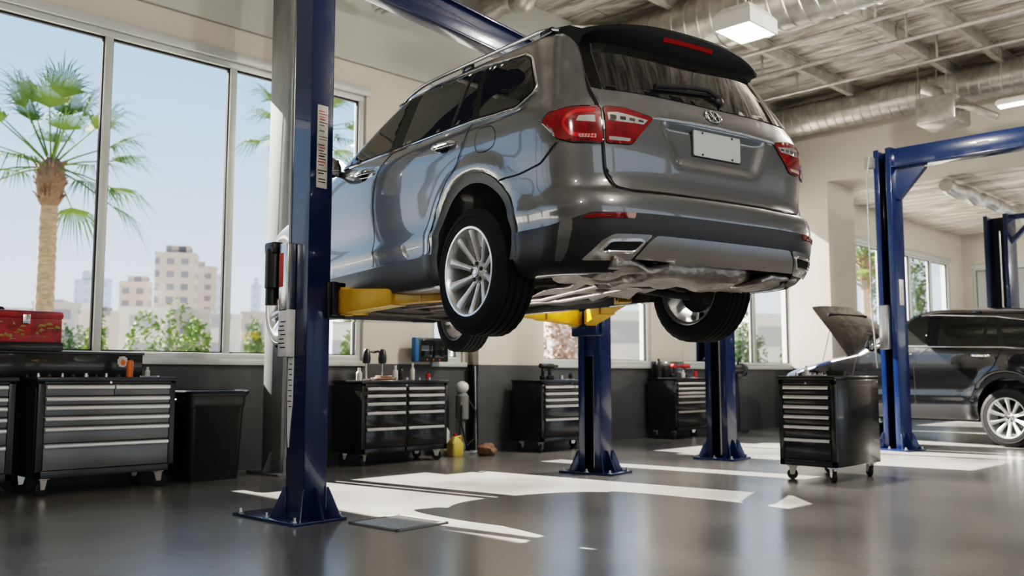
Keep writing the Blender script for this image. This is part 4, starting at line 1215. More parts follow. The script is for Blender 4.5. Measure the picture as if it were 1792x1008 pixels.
lv = [rrect(.50, .40, .05, 0), rrect(.51, .41, .05, .03), rrect(.575, .47, .06, .69), rrect(.595, .485, .06, .70), rrect(.605, .495, .06, .80), rrect(.64, .53, .07, .805), rrect(.645, .535, .07, .835), rrect(.60, .49, .06, .84), rrect(.585, .475, .06, .80), rrect(.50, .40, .05, .2), rrect(.49, .39, .05, .05)]
skin(lv).build('bin_body', M_bin, t)
rm = MB(); rm.tube(rrect(.645, .535, .07, .842), .014, 8, closed=True); rm.build('bin_rim', M_bin, t)
for s in (-1, 1):
    h = MB(); h.tube([(s*.30, -.09, .74), (s*.345, -.08, .765), (s*.345, .08, .765), (s*.30, .09, .74)], .014, 8); h.build('bin_handle', M_bin, t)

# ================================================================ on the left cabinets
t = thing('tool_chest', 'long low black tool chest lying on the grey cabinets, stickers on its side', 'tool chest', (2.35, 8.60, .985))
q = MB(); q.box(-1.15, 1.26, -.13, .17, 0, .215, .012); q.build('chest_body', M_cabk, t)
q = MB(); q.box(-1.16, 1.27, -.14, .18, .20, .225, .006); q.build('chest_lid', M_cabk, t)
rq = random.Random(21)
stk = MB(); c = Vector((1.07, -.134, .14))
for i in range(9):
    a = 2*PI*i/9; stk.box(c.x+.03*math.cos(a)-.018, c.x+.03*math.cos(a)+.018, -.1345-.0003*i, -.131, c.z+.035*math.sin(a)-.014, c.z+.035*math.sin(a)+.014)
stk.build('sticker', M_plac, t)
q = MB(); q.prism([(1.05, .135), (1.075, .165), (1.10, .135), (1.085, .11), (1.06, .11)], -.139, -.136, 'xz'); q.build('sticker_orange', mat('sticker_orange', (.7, .16, .02), rough=.5), t)
M_redbox = mat('worn_red_paint', (.24, .010, .013), rough=.4, coat=.2, var=.6, vscale=7)
M_yelp = mat('faded_yellow_paint', (.27, .22, .06), rough=.7)
t = thing('tool_box', 'battered red metal toolbox with yellow scuffs on the black chest', 'tool box', (2.34, 8.62, 1.212))
q = MB(); q.box(-.75, .55, -.14, .14, 0, .29, .02); q.build('box_body', M_redbox, t)
q = MB(); q.box(-.76, .56, -.15, .15, .275, .345, .025); q.build('box_lid', M_redbox, t)
q = MB(); q.box(-.76, .56, -.148, .146, 0, .075, .008); q.build('box_plinth', M_cabk, t)
rq = random.Random(4)
for i in range(30):
    x = -.3+rq.random()*.8; z = .09+rq.random()*.15; w = .012+rq.random()*.06
    q = MB(); q.prism([(x, z), (x+w, z+rq.uniform(-.01, .01)), (x+w*.9, z+.006+rq.random()*.018), (x+w*rq.uniform(.1, .5), z+.01+rq.random()*.02)], -.1425, -.1395, 'xz'); q.build('yellow_scuff', M_yelp, t)
q = MB(); q.tube([(-.2, 0, .34), (-.18, 0, .365), (.0, 0, .37), (.1, 0, .365), (.12, 0, .34)], .012, 8); q.build('box_handle', M_cabk, t)
for s in (-.3, .25):
    q = MB(); q.box(s-.03, s+.03, -.158, -.146, .23, .31, .004); q.build('latch', M_steel, t)

# small things -------------------------------------------------------------
M_orange = mat('orange_plastic', (.6, .14, .02), rough=.4); M_redp = mat('red_plastic', (.42, .02, .02), rough=.35)
M_bluep = mat('blue_plastic', (.02, .13, .32), rough=.35); M_grn = mat('green_plastic', (.05, .16, .07), rough=.4)
M_yelj = mat('yellow_jug_plastic', (.55, .42, .09), rough=.35); M_rag = mat('brown_rag', (.22, .13, .09), rough=.9, var=.3, vscale=20)
M_bott = mat('pale_bottle', (.55, .55, .52), rough=.25)
def spray_can(lab, x, y, z, m, h=.19, r=.03, grp=None):
    q = MB(); q.lathe([(0, 0), (r, 0), (r, h*.78), (r*.75, h*.86), (r*.4, h*.88), (0, h*.88)], 20)
    o = q.build('spray_can', m); o.location = (x, y, z); tag(o, lab, 'spray can', grp)
    c = MB(); c.lathe([(r*.55, h*.86), (r*.6, h), (0, h)], 16); c.build('can_cap', M_blk, o); return o
def bottle(lab, x, y, z, m, h=.18, r=.032, grp=None):
    q = MB(); q.lathe([(0, 0), (r, 0), (r, h*.6), (r*.45, h*.75), (r*.4, h*.88), (0, h*.88)], 18)
    o = q.build('bottle', m); o.location = (x, y, z); tag(o, lab, 'bottle', grp)
    c = MB(); c.lathe([(r*.5, h*.86), (r*.5, h), (0, h)], 12); c.build('bottle_cap', M_white, o); return o
def socket_piece(lab, x, y, z, r, h, m, grp, name='socket'):
    q = MB(); q.lathe([(0, 0), (r, 0), (r, h*.5), (r*.8, h*.55), (r*.8, h), (r*.5, h), (r*.5, h*.6), (0, h*.6)], 14); o = q.build(name, m); o.location = (x, y, z); tag(o, lab, 'socket', grp); return o
def spanner(lab, x, y, z, rz, L, grp=None):
    q = MB(); q.box(-L/2, L/2, -.008, .008, 0, .008, .002)
    q.lathe([(.011, 0), (.022, 0), (.022, .01), (.011, .01)], 16, M=Matrix.Translation((L/2+.015, 0, 0)), closed=True)
    q.prism([(-L/2, -.01), (-L/2-.012, -.022), (-L/2-.04, -.018), (-L/2-.02, -.006), (-L/2-.02, .006), (-L/2-.04, .018), (-L/2-.012, .022), (-L/2, .01)], 0, .01)
    o = q.build('spanner', M_steel); o.location = (x, y, z); o.rotation_euler = (0, 0, rz); tag(o, lab, 'spanner', grp); return o
def drill(lab, x, y, z, rz, m):
    t = thing('power_drill', lab, 'power drill', (x, y, z), rz)
    q = MB(); q.box(-.04, .05, -.035, .035, 0, .06, .012); q.box(-.022, .022, -.02, .02, .05, .16, .014); q.build('drill_grip', M_blk, t)
    q = MB(); q.lathe([(0, -.09), (.03, -.085), (.035, .02), (.03, .06), (.018, .075), (.016, .13), (0, .13)], 16, 'y', M=Matrix.Rotation(-PI/2, 4, 'Z') @ Matrix.Translation((0, 0, .185))); q.build('drill_body', m, t)
    return t
def stand_tool(lab, x, y, z, h, rz):
    t = thing('spray_gun', lab, 'spray gun', (x, y, z), rz)
    q = MB(); q.lathe([(0, 0), (.05, 0), (.05, .012), (.014, .02), (.012, h*.5), (.02, h*.55), (0, h*.55)], 18); q.build('tool_stand', M_steel, t)
    q = MB(); q.lathe([(0, h*.52), (.045, h*.54), (.052, h*.7), (.04, h*.92), (.02, h), (0, h)], 18); q.tube([(0, 0, h*.85), (.05, -.01, h*.93), (.10, -.02, h*.9)], .014, 8); q.build('gun_head', M_blk, t)
    return t
ZC = .987
g0 = 'small parts in front of the black chest'
spray_can('spray can with orange and white print, in front of the black chest', 3.42, 8.30, ZC, M_orange, .17)
for i in range(10):
    x = 2.55+.095*i
    socket_piece('small loose steel socket scattered along the grey cabinet top', x, 8.26+.06*((i*7) % 5)/5, ZC, .014+.004*(i % 3), .022+.01*(i % 2), M_steel if i % 2 else M_iron, g0)
bottle('small pale bottle at the right end of the grey cabinet top', 3.60, 8.34, ZC, M_bott, .09, .022)
spanner('steel spanner lying at the right corner of the grey cabinet', 3.58, 8.22, ZC, .5, .16)
# on the wide cabinet
ZD = .947
stand_tool('black spray gun upright on the wide cabinet, left of its twin', 6.33, 8.72, ZD, .36, .2)
stand_tool('black spray gun upright on the wide cabinet, right of its twin', 6.56, 8.72, ZD, .36, 2.9)
bottle('short white bottle left of the spray guns on the wide cabinet', 6.16, 8.62, ZD, M_bott, .14)
bottle('clear bottle right of the spray guns on the wide cabinet', 6.66, 8.6, ZD, M_bott, .17)
bottle('slim pale bottle at the middle right of the wide cabinet', 6.95, 8.64, ZD, M_bott, .2, .028)
spray_can('dark spray can beside the clear bottle on the wide cabinet', 6.79, 8.66, ZD, M_blk, .15)
spray_can('red capped can at the right of the wide cabinet', 7.12, 8.55, ZD, M_redp, .09, .026)
q = MB(); q.box(-.13, .13, -.07, .07, 0, .03, .012); q.box(-.08, .1, -.05, .05, .03, .05, .01); o = q.build('folded_rag', M_rag); o.location = (6.38, 8.46, ZD); tag(o, 'crumpled brown and white rag at the front of the wide cabinet', 'rag')
for i in range(6): socket_piece('loose steel socket along the front of the wide cabinet', 6.2+.17*i, 8.42+.02*(i % 2), ZD, .016, .03, M_steel, 'sockets on the wide cabinet')
spanner('steel spanner at the left front of the wide cabinet', 6.2, 8.5, ZD, .3, .18)
# third cabinet
ZE = .942
drill('dark power drill lying at the left of the post-hidden cabinet', 8.93, 8.35, ZE, .4, M_blk)
drill('dark power drill second from the left on the post-hidden cabinet', 9.14, 8.42, ZE, -.3, M_iron)
socket_piece('round steel cup on the post-hidden cabinet', 9.33, 8.38, ZE, .035, .06, M_steel, None, 'steel_cup')
spanner('long steel spanner in front of the drills on the post-hidden cabinet', 9.36, 8.3, ZE, .1, .22)
spray_can('small dark can beside the blue post on the post-hidden cabinet', 9.55, 8.4, ZE, M_blk, .09, .03)
# fourth cabinet
ZF = .967
q = MB(); q.box(-.45, .45, -.02, .02, 0, .26, .008); o = q.build('back_panel', M_cabk); o.location = (12.5, 8.87, ZF); tag(o, 'upright black back panel behind the tools on the window cabinet', 'panel')
drill('red power drill at the left of the window cabinet', 12.25, 8.6, ZF, 1.0, M_redp)
drill('red and black power drill at the middle of the window cabinet', 12.62, 8.62, ZF, 2.4, M_redp)
bottle('white bottle among the red drills on the window cabinet', 12.47, 8.55, ZF, M_bott, .12)
spray_can('red can beside the white bottle on the window cabinet', 12.83, 8.56, ZF, M_redp, .12)
spanner('steel spanner in front of the red drills', 12.5, 8.43, ZF, .2, .2)
spray_can('tall dark can at the left back of the window cabinet', 12.12, 8.78, ZF, M_blk, .3, .04)
# cart top
ZG = .997
t = thing('tool_tray', 'dark oval tool tray at the front of the cart top', 'tray', (8.62, 4.12, ZG), .3)
skin([rrect(.26, .15, .06, 0), rrect(.30, .18, .07, .05), rrect(.29, .17, .065, .05), rrect(.25, .14, .055, .012)]).build('tray_shell', M_iron, t)
for i in range(7): socket_piece('loose steel socket on the cart top', 8.35+.08*i, 4.40-.03*(i % 3), ZG, .017, .03, M_steel, 'sockets on the cart')
bottle('small clear bottle on the left of the cart top', 8.42, 4.33, ZG, M_bott, .1, .024)
spanner('steel spanner lying on the left of the cart top', 8.36, 4.2, ZG, 1.2, .18)

# ================================================================ by the pilaster
t = thing('wall_screen', 'black diagnostic screen with blue side bracket on the wall', 'screen', (7.42, 8.86, 1.30))
q = MB(); q.box(-.25, .25, -.05, .02, -.13, .17, .015); q.build('screen_case', M_blk, t)
q = MB(); q.box(-.20, .22, -.056, -.05, -.08, .14, .004); q.build('screen_glass', M_glass, t)
q = MB(); q.box(-.30, -.24, -.06, .02, -.13, .17, .012); q.build('blue_bracket', M_bluep, t)
q = MB(); q.box(-.08, .08, .02, .14, -.06, .06, .008); q.build('wall_mount', M_steel, t)
for i in range(3):
    q = MB(); q.cyl((-.1+.1*i, -.053, -.105), (-.1+.1*i, -.045, -.105), .01, 10); q.build('button', M_orange, t)
t = thing('coolant_filler', 'white-topped pump stand with hoses between cabinet and pilaster', 'pump', (7.86, 8.76, 0))
q = MB(); q.lathe([(0, 0), (.13, 0), (.13, .03), (.045, .05), (.04, .42), (.085, .45), (.085, .74), (.05, .78), (0, .78)], 22); q.build('pump_body', M_mast, t)
q = MB(); q.sphere((0, 0, .85), .085, 18, sc=(1, 1, .9)); q.build('white_tank', M_white, t)
q = MB(); q.tube([(.05, -.05, .7), (.12, -.12, .55), (.09, -.12, .2), (-.05, -.14, .12), (-.1, -.1, .4), (-.06, -.06, .62)], .014, 8); q.build('pump_hose', M_rubb, t)
t = thing('fluid_jug', 'yellow fluid jug on the floor beside the pump stand', 'jug', (7.62, 8.62, 0))
skin([rrect(.16, .13, .03, 0), rrect(.18, .15, .035, .02), rrect(.18, .15, .035, .16), rrect(.07, .07, .02, .24), rrect(.05, .05, .018, .25)]).build('jug_body', M_yelj, t)
q = MB(); q.cyl((0, 0, .25), (0, 0, .28), .026, 14); q.build('jug_cap', M_redp, t)
q = MB(); q.tube([(.03, 0, .235), (.09, 0, .25), (.095, 0, .17)], .013, 8); q.build('jug_handle', M_yelj, t)
t = thing('fluid_jug', 'pale green jug standing behind the yellow jug', 'jug', (7.60, 8.84, 0))
skin([rrect(.15, .13, .03, 0), rrect(.16, .14, .035, .02), rrect(.16, .14, .035, .3), rrect(.06, .06, .02, .38), rrect(.05, .05, .018, .4)]).build('jug_body', M_bott, t)
q = MB(); q.cyl((0, 0, .4), (0, 0, .43), .026, 14); q.build('jug_cap', M_grn, t)
b = bmesh.new(); bmesh.ops.create_icosphere(b, subdivisions=3, radius=.12)
from mathutils import noise as _ns
for v in b.verts: v.co = v.co*(1+.35*_ns.noise(v.co*14)); v.co.z = max(0, v.co.z*.7+.07)
q = MB(); q.merge(b); o = q.build('rag_heap', M_rag, None, 60); o.location = (8.0, 8.45, 0); tag(o, 'crumpled brown rag on the floor at the pilaster foot', 'rag')
q = MB(); q.cyl((0, 0, 0), (.02, .05, 1.12), .011, 10); q.box(-.13, .13, -.02, .02, 0, .05, .01); o = q.build('floor_squeegee', M_steel); o.location = (8.07, 8.72, 0); tag(o, 'thin pole leaning by the pilaster side', 'pole')

# ================================================================ floor drain
t = thing('floor_drain', 'rectangular black floor drain grate near the front lift post', 'drain', (3.93, 5.02, 0), .06)
q = MB(); w, d = .23, .25
for a in ((-w, w, -d, -d+.025), (-w, w, d-.025, d), (-w, -w+.025, -d, d), (w-.025, w, -d, d)): q.box(*a, 0, .012, .002)
q.build('drain_frame', M_mast, t)
q = MB(); q.box(-w+.02, w-.02, -d+.02, d-.02, 0, .002); q.build('drain_pit', M_well, t)
for i in range(13):
    q = MB(); y = -d+.045+.0345*i; q.box(-w+.02, w-.02, y-.007, y+.007, .001, .011, .001); q.build('drain_bar', M_steel, t)
# ================================================================ cars
pm_grey = paint('graphite_metallic_paint', (.118, .121, .126), .45, .33)
pm_blk = paint('black_paint', (.006, .006, .007), .1, .25)
suv = thing('suv', 'grey SUV raised on the two-post lift, seen from behind', 'car')
suv.matrix_world = CAR
build_suv(suv, pm_grey); build_underbody(suv)
blk = thing('suv', 'black SUV with its bonnet open, parked on the floor at right', 'car')
blk.location = (15.05, 4.02, 0); blk.rotation_euler = (0, 0, .59-PI/4); blk.scale = (1.08, 1.06, 1.10)
build_suv(blk, pm_blk, True, M_trim)
# open bonnet, hinged below the windscreen
hd = bmesh.new(); nu, nv = 16, 18; vs = {}
hinge = Vector((0, 2.58, 1.235)); ang = math.radians(52)
for i in range(nu+1):
    for j in range(nv+1):
        u = -1+2*i/nu; v = j/nv
        wdt = .70+.06*math.sin(PI*v)-.10*v**4
        y = v*1.08; z = .05*math.sin(PI*min(1, v*1.1))*(1-.4*u*u)-.09*v**3-.05*u**4
        yy = y*math.cos(ang)-z*math.sin(ang); z2 = y*math.sin(ang)+z*math.cos(ang)
        vs[i, j] = hd.verts.new((u*wdt, hinge.y+yy, hinge.z+z2))
for i in range(nu):
    for j in range(nv): hd.faces.new((vs[i, j], vs[i+1, j], vs[i+1, j+1], vs[i, j+1]))
bmesh.ops.solidify(hd, geom=hd.faces[:], thickness=.022)
q = MB(); q.merge(hd); hood = q.build('bonnet', pm_blk, blk, 40)
q = MB(); q.cyl((-.6, 3.2, 1.03), (-.56, 3.05, 1.60), .008, 8); q.build('bonnet_prop', M_steel, hood)
q = MB()
for y in (.25, .55, .85):
    a = ang; p = lambda x: (x, hinge.y+y*math.cos(a)+.005, hinge.z+y*math.sin(a)-.03)
    q.tube([p(-.5), p(0), p(.5)], .018, 6)
q.build('bonnet_rib', M_well, hood)
q = MB(); q.box(-.45, .45, 2.75, 3.3, .80, .98, .04); q.box(-.3, .3, 2.8, 3.2, .96, 1.03, .03); q.cyl((.5, 3.0, .8), (.5, 3.0, 1.0), .09, 16); q.build('engine', M_iron, blk)
# made-up machine in place of an unclear dark shape by the window
t = thing('standin_machine', 'made-up black double-wheel machine on a stand by the last window', 'standin', (14.35, 8.72, 0))
q = MB(); q.cyl((0, 0, 0), (0, 0, .95), .05, 14); q.cyl((0, 0, 0), (0, 0, .03), .2, 24); q.box(-.15, .15, -.1, .1, .93, .96, .006); q.build('machine_stand', M_blk, t)
q = MB(); q.cyl((-.12, 0, 1.10), (.12, 0, 1.10), .09, 20); q.cyl((-.22, 0, 1.10), (-.15, 0, 1.10), .12, 22); q.cyl((.15, 0, 1.10), (.22, 0, 1.10), .12, 22); q.box(-.08, .08, -.07, .07, .96, 1.06, .01); q.tube([(.05, 0, 1.18), (.1, 0, 1.3), (.2, 0, 1.33)], .02, 8); q.build('machine_motor', M_blk, t)

# ================================================================ outdoors
M_ground = mat('outside_ground', (.42, .40, .36), rough=.9, var=.15, vscale=.2)
b = MB(); b.box(-400, 600, WY+.3, 900, -1.3, -1.1); b.box(-120, 150, -150, -12.3, -.12, -.02); struct('ground', b, M_ground)
def leafmat(name, c1, c2, sc=2.0):
    m = mat(name, c1, rough=.8, var=.5, vscale=sc, col2=c2, spec=.15)
    P = m.node_tree.nodes['Principled BSDF']; P.inputs['Subsurface Weight'].default_value = 0
    return m
M_palm = leafmat('palm_leaf', (.02, .055, .008), (.10, .145, .028), 1.2)
M_trunk = mat('palm_trunk', (.20, .14, .095), rough=.9, var=.35, vscale=6, stretch=(1, 1, 3), bump=.5, bscale=14)
M_skirt = mat('palm_dead_skirt', (.10, .06, .035), rough=.9, var=.4, vscale=9, bump=.6, bscale=18)
M_leaf = [leafmat('bush_leaf', (.05, .11, .02), (.20, .26, .07), 1.0), leafmat('bush_leaf_dark', (.03, .065, .025), (.10, .15, .06), 1.0), leafmat('rosy_leaf', (.22, .12, .09), (.40, .29, .24), 1.0)]
def palm(lab, x, y, z0, zc, R, seed, tr=.2):
    rn = random.Random(seed)
    t = thing('palm_tree', lab, 'palm tree', (x, y, z0)); H = zc-z0
    q = MB(); prof = []
    for k in range(60):
        h = H*k/59; prof.append((tr*(1.12-.22*k/59)+(.02 if k % 2 else 0), h))
    q.lathe(prof, 18); q.build('trunk', M_trunk, t)
    q = MB(); q.lathe([(tr*.9, H-.9), (tr*1.35, H-.75), (tr*1.75, H-.25), (tr*1.5, H+.15), (tr*.6, H+.35), (0, H+.4)], 16)
    for k in range(60):
        a = rn.random()*2*PI; h = H-.75+rn.random()*.9; r0 = tr*1.4
        q.tube([(r0*math.cos(a), r0*math.sin(a), h), ((r0+.12)*math.cos(a), (r0+.12)*math.sin(a), h+.1)], [.04, .01], 5)
    q.build('crown_shaft', M_skirt, t)
    for k in range(27):
        az = k*2.39996+rn.uniform(-.15, .15)
        el = math.radians(80-k*4.0+rn.uniform(-5, 5))
        m = MB(); L = R*.6*rn.uniform(.9, 1.1); d = Vector((math.cos(az)*math.cos(el), math.sin(az)*math.cos(el), math.sin(el)))
        droop = .22*R*(1-math.sin(el))*.5
        st = Vector((0, 0, H+.1)); p1 = st+d*L*.5; p2 = st+d*L-Vector((0, 0, droop*.35))
        m.tube([st, p1, p2], [.03, .022, .014], 5)
        dd = (p2-p1).normalized(); side = dd.cross(Vector((0, 0, 1)))
        if side.length < .1: side = Vector((1, 0, 0))
        side.normalize(); up = side.cross(dd)
        nl = 30; FL = R*.55
        for i in range(nl):
            f = -1+2*i/(nl-1); a = f*1.12
            ld = (dd*math.cos(a)+side*math.sin(a)).normalized()
            ln = FL*(1-.45*abs(f)**2)*rn.uniform(.65, 1.12)
            e0 = p2; e1 = p2+ld*ln*.55+up*.05*ln*(1-abs(f)); e2 = p2+ld*ln-Vector((0, 0, ln*rn.uniform(.12, .5)))
            wv = ld.cross(up).normalized()*.016*R/2.4
            m._add([e0-wv*.3, e0+wv*.3, e1+wv, e1-wv, e2], [(0, 1, 2, 3), (3, 2, 4)])
        m.build('frond', M_palm, t, 0, recalc=False)
    return t
palm('tall fan palm outside the left windows, brown trunk and green crown', 7.6, 23.6, -1.1, 6.0, 2.65, 3)
palm('second fan palm partly hidden behind the near lift post', 15.6, 24.8, -1.1, 8.6, 2.3, 9)
palm('slim fan palm outside the far bay windows at right', 28.6, 12.6, -1.1, 4.6, 1.5, 12, .13)
def shrub(lab, cx, cy, z0, rx, ry, rz, n, m, seed, ls=.12, name='bush', cat='bush', trunk=False, grp=None):
    rn = random.Random(seed)
    t = thing(name, lab, cat, (cx, cy, z0), 0, grp)
    q = MB()
    blobs = [(rn.uniform(-.55, .55)*rx, rn.uniform(-.55, .55)*ry, rn.uniform(.25, .85)*rz*1.2, rn.uniform(.35, .6)) for _ in range(9)]
    base = rz*.9 if trunk else 0
    for k in range(n):
        bx, by, bz, br = blobs[k % 9]
        a = rn.random()*2*PI; u = rn.uniform(-1, 1); s = math.sqrt(1-u*u); rad = br*rn.uniform(.75, 1.05)
        p = Vector((bx+rx*rad*s*math.cos(a), by+ry*rad*s*math.sin(a), base+max(.03, bz+rz*rad*u)))
        e = Euler((rn.uniform(-1, 1), rn.uniform(-1, 1), rn.random()*6.3)).to_matrix()
        w = ls*rn.uniform(.6, 1.3)
        q._add([p+e @ Vector(v) for v in ((-w, 0, 0), (0, -w*.45, w*.1), (w, 0, 0), (0, w*.45, w*.1))], [(0, 1, 2, 3)])
    q.build('foliage', m, t, 0, recalc=False)
    s = MB()
    for k in range(5):
        bx, by, bz, br = blobs[k]; s.tube([(0, 0, 0), (bx*.4, by*.4, base+bz*.5), (bx, by, base+bz)], [.09*rx/1.5, .06*rx/1.5, .02], 6)
    s.build('branches', M_trunk, t)
    return t
def at(u, d):
    """plan position of a viewing azimuth at a given depth (u = tangent to the right)"""
    return (S2*(u*d+d), S2*(d-u*d))
for i, (px, d, top, hw, m, lab) in enumerate((
    (265, 34, 575, 62, 0, 'sunlit green bush outside the second window pane, left part'),
    (325, 36, 585, 40, 0, 'rounded yellow-green bush outside, right of the largest bush'),
    (160, 30, 590, 24, 0, 'leafy green bush outside close to the first mullion'),
    (128, 40, 590, 34, 1, 'dark green bush outside beside the palm trunk'),
    (448, 42, 600, 28, 0, 'small green bush outside just left of the grey mast'),
    (990, 40, 560, 42, 2, 'rosy blossoming tree outside, seen left of the far blue post'),
    (1225, 44, 560, 30, 1, 'dark green tree outside, seen under the right rear wheel'),
    (1305, 46, 575, 36, 1, 'green tree outside, right of the middle blue post'),
    (1385, 40, 590, 20, 1, 'small green tree outside the last window by the stub wall'),
    (610, 38, 600, 20, 0, 'low bush outside the window beside the near blue post'))):
    a = (px-896)/1600*.99; zt = 1+(657-top)/1600*d
    x, y = at(a, d); rx = hw/1600*d
    shrub(lab, x, y, -1.1, rx, rx, (zt+1.1)*.86, 2600, M_leaf[m], 40+i, .10+.03*(d/40), 'bush' if m == 0 else 'garden_tree', 'bush' if m == 0 else 'tree')
for i, (px, d, top, hw) in enumerate(((1540, 46, 420, 22), (1610, 48, 470, 20))):
    a = (px-896)/1600; x, y = at(a, d); zt = 1+(657-top)/1600*d
    shrub(('slender green tree outside the far bay, left of the blue post', 'green tree outside the far bay, right of the blue post')[i], x, y, -1.1, hw/1600*d, hw/1600*d, (zt+1.1)*.5, 1100, M_leaf[1], 70+i, .14, 'garden_tree', 'tree', True)
def facade(name, c, win, bw, rh):
    m = bpy.data.materials.new(name); m.use_nodes = True
    nt = m.node_tree; P = nt.nodes['Principled BSDF']; L = nt.links.new
    tc = nt.nodes.new('ShaderNodeTexCoord'); br = nt.nodes.new('ShaderNodeTexBrick'); br.offset = 0
    sep = nt.nodes.new('ShaderNodeSeparateXYZ'); ad = nt.nodes.new('ShaderNodeMath'); ad.operation = 'ADD'; cb = nt.nodes.new('ShaderNodeCombineXYZ')
    L(tc.outputs['Object'], sep.inputs[0]); L(sep.outputs['X'], ad.inputs[0]); L(sep.outputs['Y'], ad.inputs[1]); L(ad.outputs[0], cb.inputs['X']); L(sep.outputs['Z'], cb.inputs['Y']); L(cb.outputs[0], br.inputs['Vector'])
    br.inputs['Scale'].default_value = 1; br.inputs['Brick Width'].default_value = bw; br.inputs['Row Height'].default_value = rh; br.inputs['Mortar Size'].default_value = rh*.27
    br.inputs['Mortar Smooth'].default_value = .1
    br.inputs['Color1'].default_value = (*win, 1); br.inputs['Color2'].default_value = (*[x*1.15 for x in win], 1); br.inputs['Mortar'].default_value = (*c, 1)
    L(br.outputs['Color'], P.inputs['Base Color']); P.inputs['Roughness'].default_value = .8
    return m
FM = [facade('pale_stone_facade', (.36, .31, .265), (.16, .155, .165), 3.4, 3.2), facade('hazy_blue_facade', (.35, .385, .44), (.26, .30, .36), 3.2, 3.2), facade('cream_block_facade', (.38, .335, .285), (.20, .185, .175), 4.2, 3.4), facade('white_block_facade', (.43, .40, .36), (.25, .24, .235), 5, 3.6)]  # distance haze is put into the muted facade colours
def tower(lab, px0, px1, top, d, mi, steps=(), rz=None):
    a = ((px0+px1)/2-896)/1600; x, y = at(a, d); w = (px1-px0)/1600*d; H = (657-top)/1600*d+2
    t = thing('building', lab, 'building', (x, y, -1.1), -PI/4+.25 if rz is None else rz)
    q = MB(); dp = min(w, 22)*.7
    w *= .86
    q.box(-w/2, w/2, -dp/2, dp/2, 0, H); q.build('block', FM[mi], t, 0)
    for (f0, f1, hh) in steps:
        s = MB(); s.box(w*(f0-.5), w*(f1-.5), -dp*.4, dp*.4, H-.3, H+hh/1600*d); s.build('upper_storeys', FM[mi], t, 0)
    s = MB(); s.box(-w/2-.15, w/2+.15, -dp/2-.15, dp/2+.15, H-.2, H+.5); s.build('parapet', FM[mi], t, 0)
tower('tallest pale stone tower block with a stepped top on the skyline', 267, 345, 447, 230, 0, ((.25, .85, 16), (.38, .75, 14)))
tower('pale stone tower wing stepping down right of the tallest block', 338, 378, 470, 262, 0, ((.0, .4, 12),))
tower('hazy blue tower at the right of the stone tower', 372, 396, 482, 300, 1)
tower('broad pale stone block left of the tallest tower', 207, 264, 497, 240, 0, ((.25, .9, 13),))
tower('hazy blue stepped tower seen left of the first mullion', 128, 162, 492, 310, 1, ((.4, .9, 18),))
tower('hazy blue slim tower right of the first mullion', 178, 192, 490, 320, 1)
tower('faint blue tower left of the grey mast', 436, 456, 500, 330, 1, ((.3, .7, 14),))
for i, (a0, a1, top, d, mi, lab) in enumerate((
    (-30, 60, 545, 150, 2, 'low cream apartment block at the far left horizon'),
    (60, 150, 535, 160, 3, 'low white apartment block behind the palm trunk'),
    (140, 215, 550, 140, 2, 'low cream block behind the first mullion'),
    (210, 300, 545, 120, 3, 'low white block below the stone towers'),
    (295, 372, 548, 126, 2, 'low cream block below the tallest tower'),
    (368, 425, 556, 118, 3, 'low white block left of the second mullion'),
    (420, 480, 552, 130, 2, 'low cream block left of the grey mast'),
    (575, 650, 545, 110, 3, 'white block outside the window right of the near post'),
    (770, 830, 560, 110, 3, 'white block outside the narrow window by the screen'),
    (950, 1030, 548, 90, 2, 'cream block outside, behind the rosy tree'),
    (1034, 1150, 556, 72, 3, 'white block outside, right of the far blue post'),
    (1190, 1290, 552, 84, 2, 'cream block outside, behind the dark green tree'),
    (1290, 1400, 560, 80, 3, 'white block outside the last window before the stub wall'))):
    tower(lab, a0, a1, top, d, mi, ((.1+.1*(i % 3), .5+.1*(i % 4), 7+(i % 3)*3),))

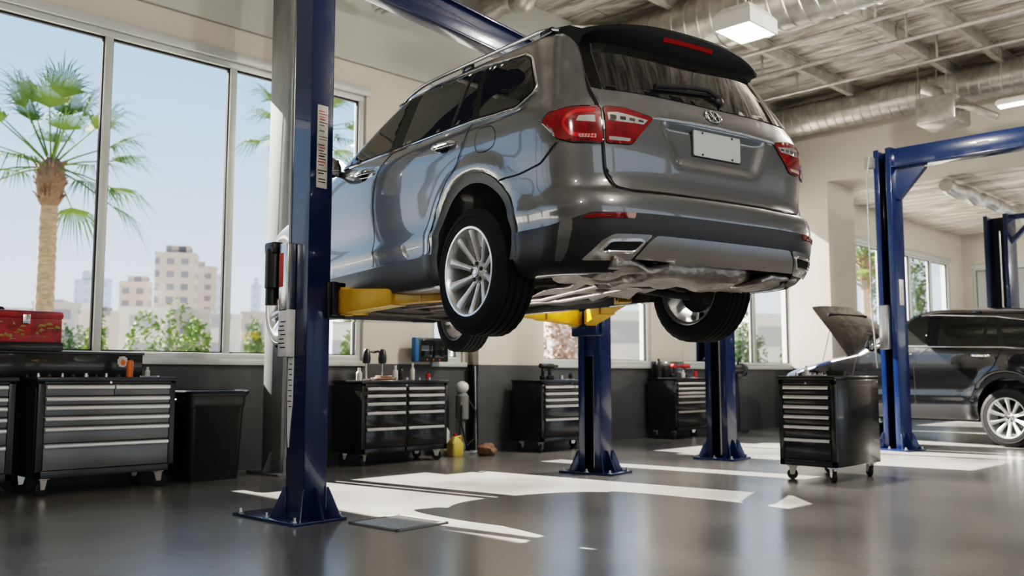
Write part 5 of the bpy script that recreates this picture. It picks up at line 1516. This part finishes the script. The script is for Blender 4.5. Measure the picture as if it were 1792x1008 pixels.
# ================================================================ light, sky, camera
sun = bpy.data.lights.new('sun', 'SUN'); sun.energy = 36.0; sun.angle = .006; sun.color = (1, .95, .86)
so = bpy.data.objects.new('sun', sun); COL.objects.link(so)
to_sun = Vector((-.145, .99, .76)).normalized()
so.rotation_euler = to_sun.to_track_quat('Z', 'Y').to_euler(); so.location = (0, 30, 30)
def area(name, loc, rot, sx, sy, e, col):
    l = bpy.data.lights.new(name, 'AREA'); l.shape = 'RECTANGLE'; l.size = sx; l.size_y = sy; l.energy = e; l.color = col
    o = bpy.data.objects.new(name, l); COL.objects.link(o); o.location = loc; o.rotation_euler = rot
area('highbay_glow', (9.29, 5.4, 4.97), (0, 0, 0), .55, .45, 200, (1, .93, .82))
def fill_point(loc, e):  # added fill light with no fixture, brightens the interior and ceiling
    l = bpy.data.lights.new('fill_light', 'POINT'); l.energy = e; l.color = (1, .95, .88); l.shadow_soft_size = .2
    o = bpy.data.objects.new('fill_light', l); COL.objects.link(o); o.location = loc
fill_point((2, -2, 5.0), 420); fill_point((10.5, 2.6, 5.2), 360); fill_point((-3, 1, 5.0), 200); fill_point((22, 1.5, 4.0), 380)
w = bpy.data.worlds.new('sky'); scene.world = w; w.use_nodes = True
nt = w.node_tree; bg = nt.nodes['Background']
tc = nt.nodes.new('ShaderNodeTexCoord'); sp = nt.nodes.new('ShaderNodeSeparateXYZ'); rp = nt.nodes.new('ShaderNodeValToRGB')
nt.links.new(tc.outputs['Generated'], sp.inputs[0]); nt.links.new(sp.outputs['Z'], rp.inputs['Fac'])
e = rp.color_ramp.elements; e[0].position = 0; e[0].color = (.84, .88, .91, 1); e[1].position = .55; e[1].color = (.26, .48, .86, 1)
x = e.new(.10); x.color = (.70, .82, .94, 1); x = e.new(.30); x.color = (.43, .65, .93, 1)
nt.links.new(rp.outputs['Color'], bg.inputs['Color']); bg.inputs['Strength'].default_value = 1.25
cd = bpy.data.cameras.new('camera'); cam = bpy.data.objects.new('camera', cd); COL.objects.link(cam)
cd.sensor_width = 36; cd.lens = 36*1600/1792; cd.clip_end = 2000
pitch = math.atan(153/1600)
cam.location = (0, 0, 1.0); cam.rotation_euler = (PI/2+pitch, 0, -PI/4)
cd.dof.use_dof = True; cd.dof.focus_distance = 5.8; cd.dof.aperture_fstop = 2.0
scene.camera = cam
scene.view_settings.view_transform = 'Filmic'
scene.view_settings.look = 'High Contrast'
scene.view_settings.exposure = .08
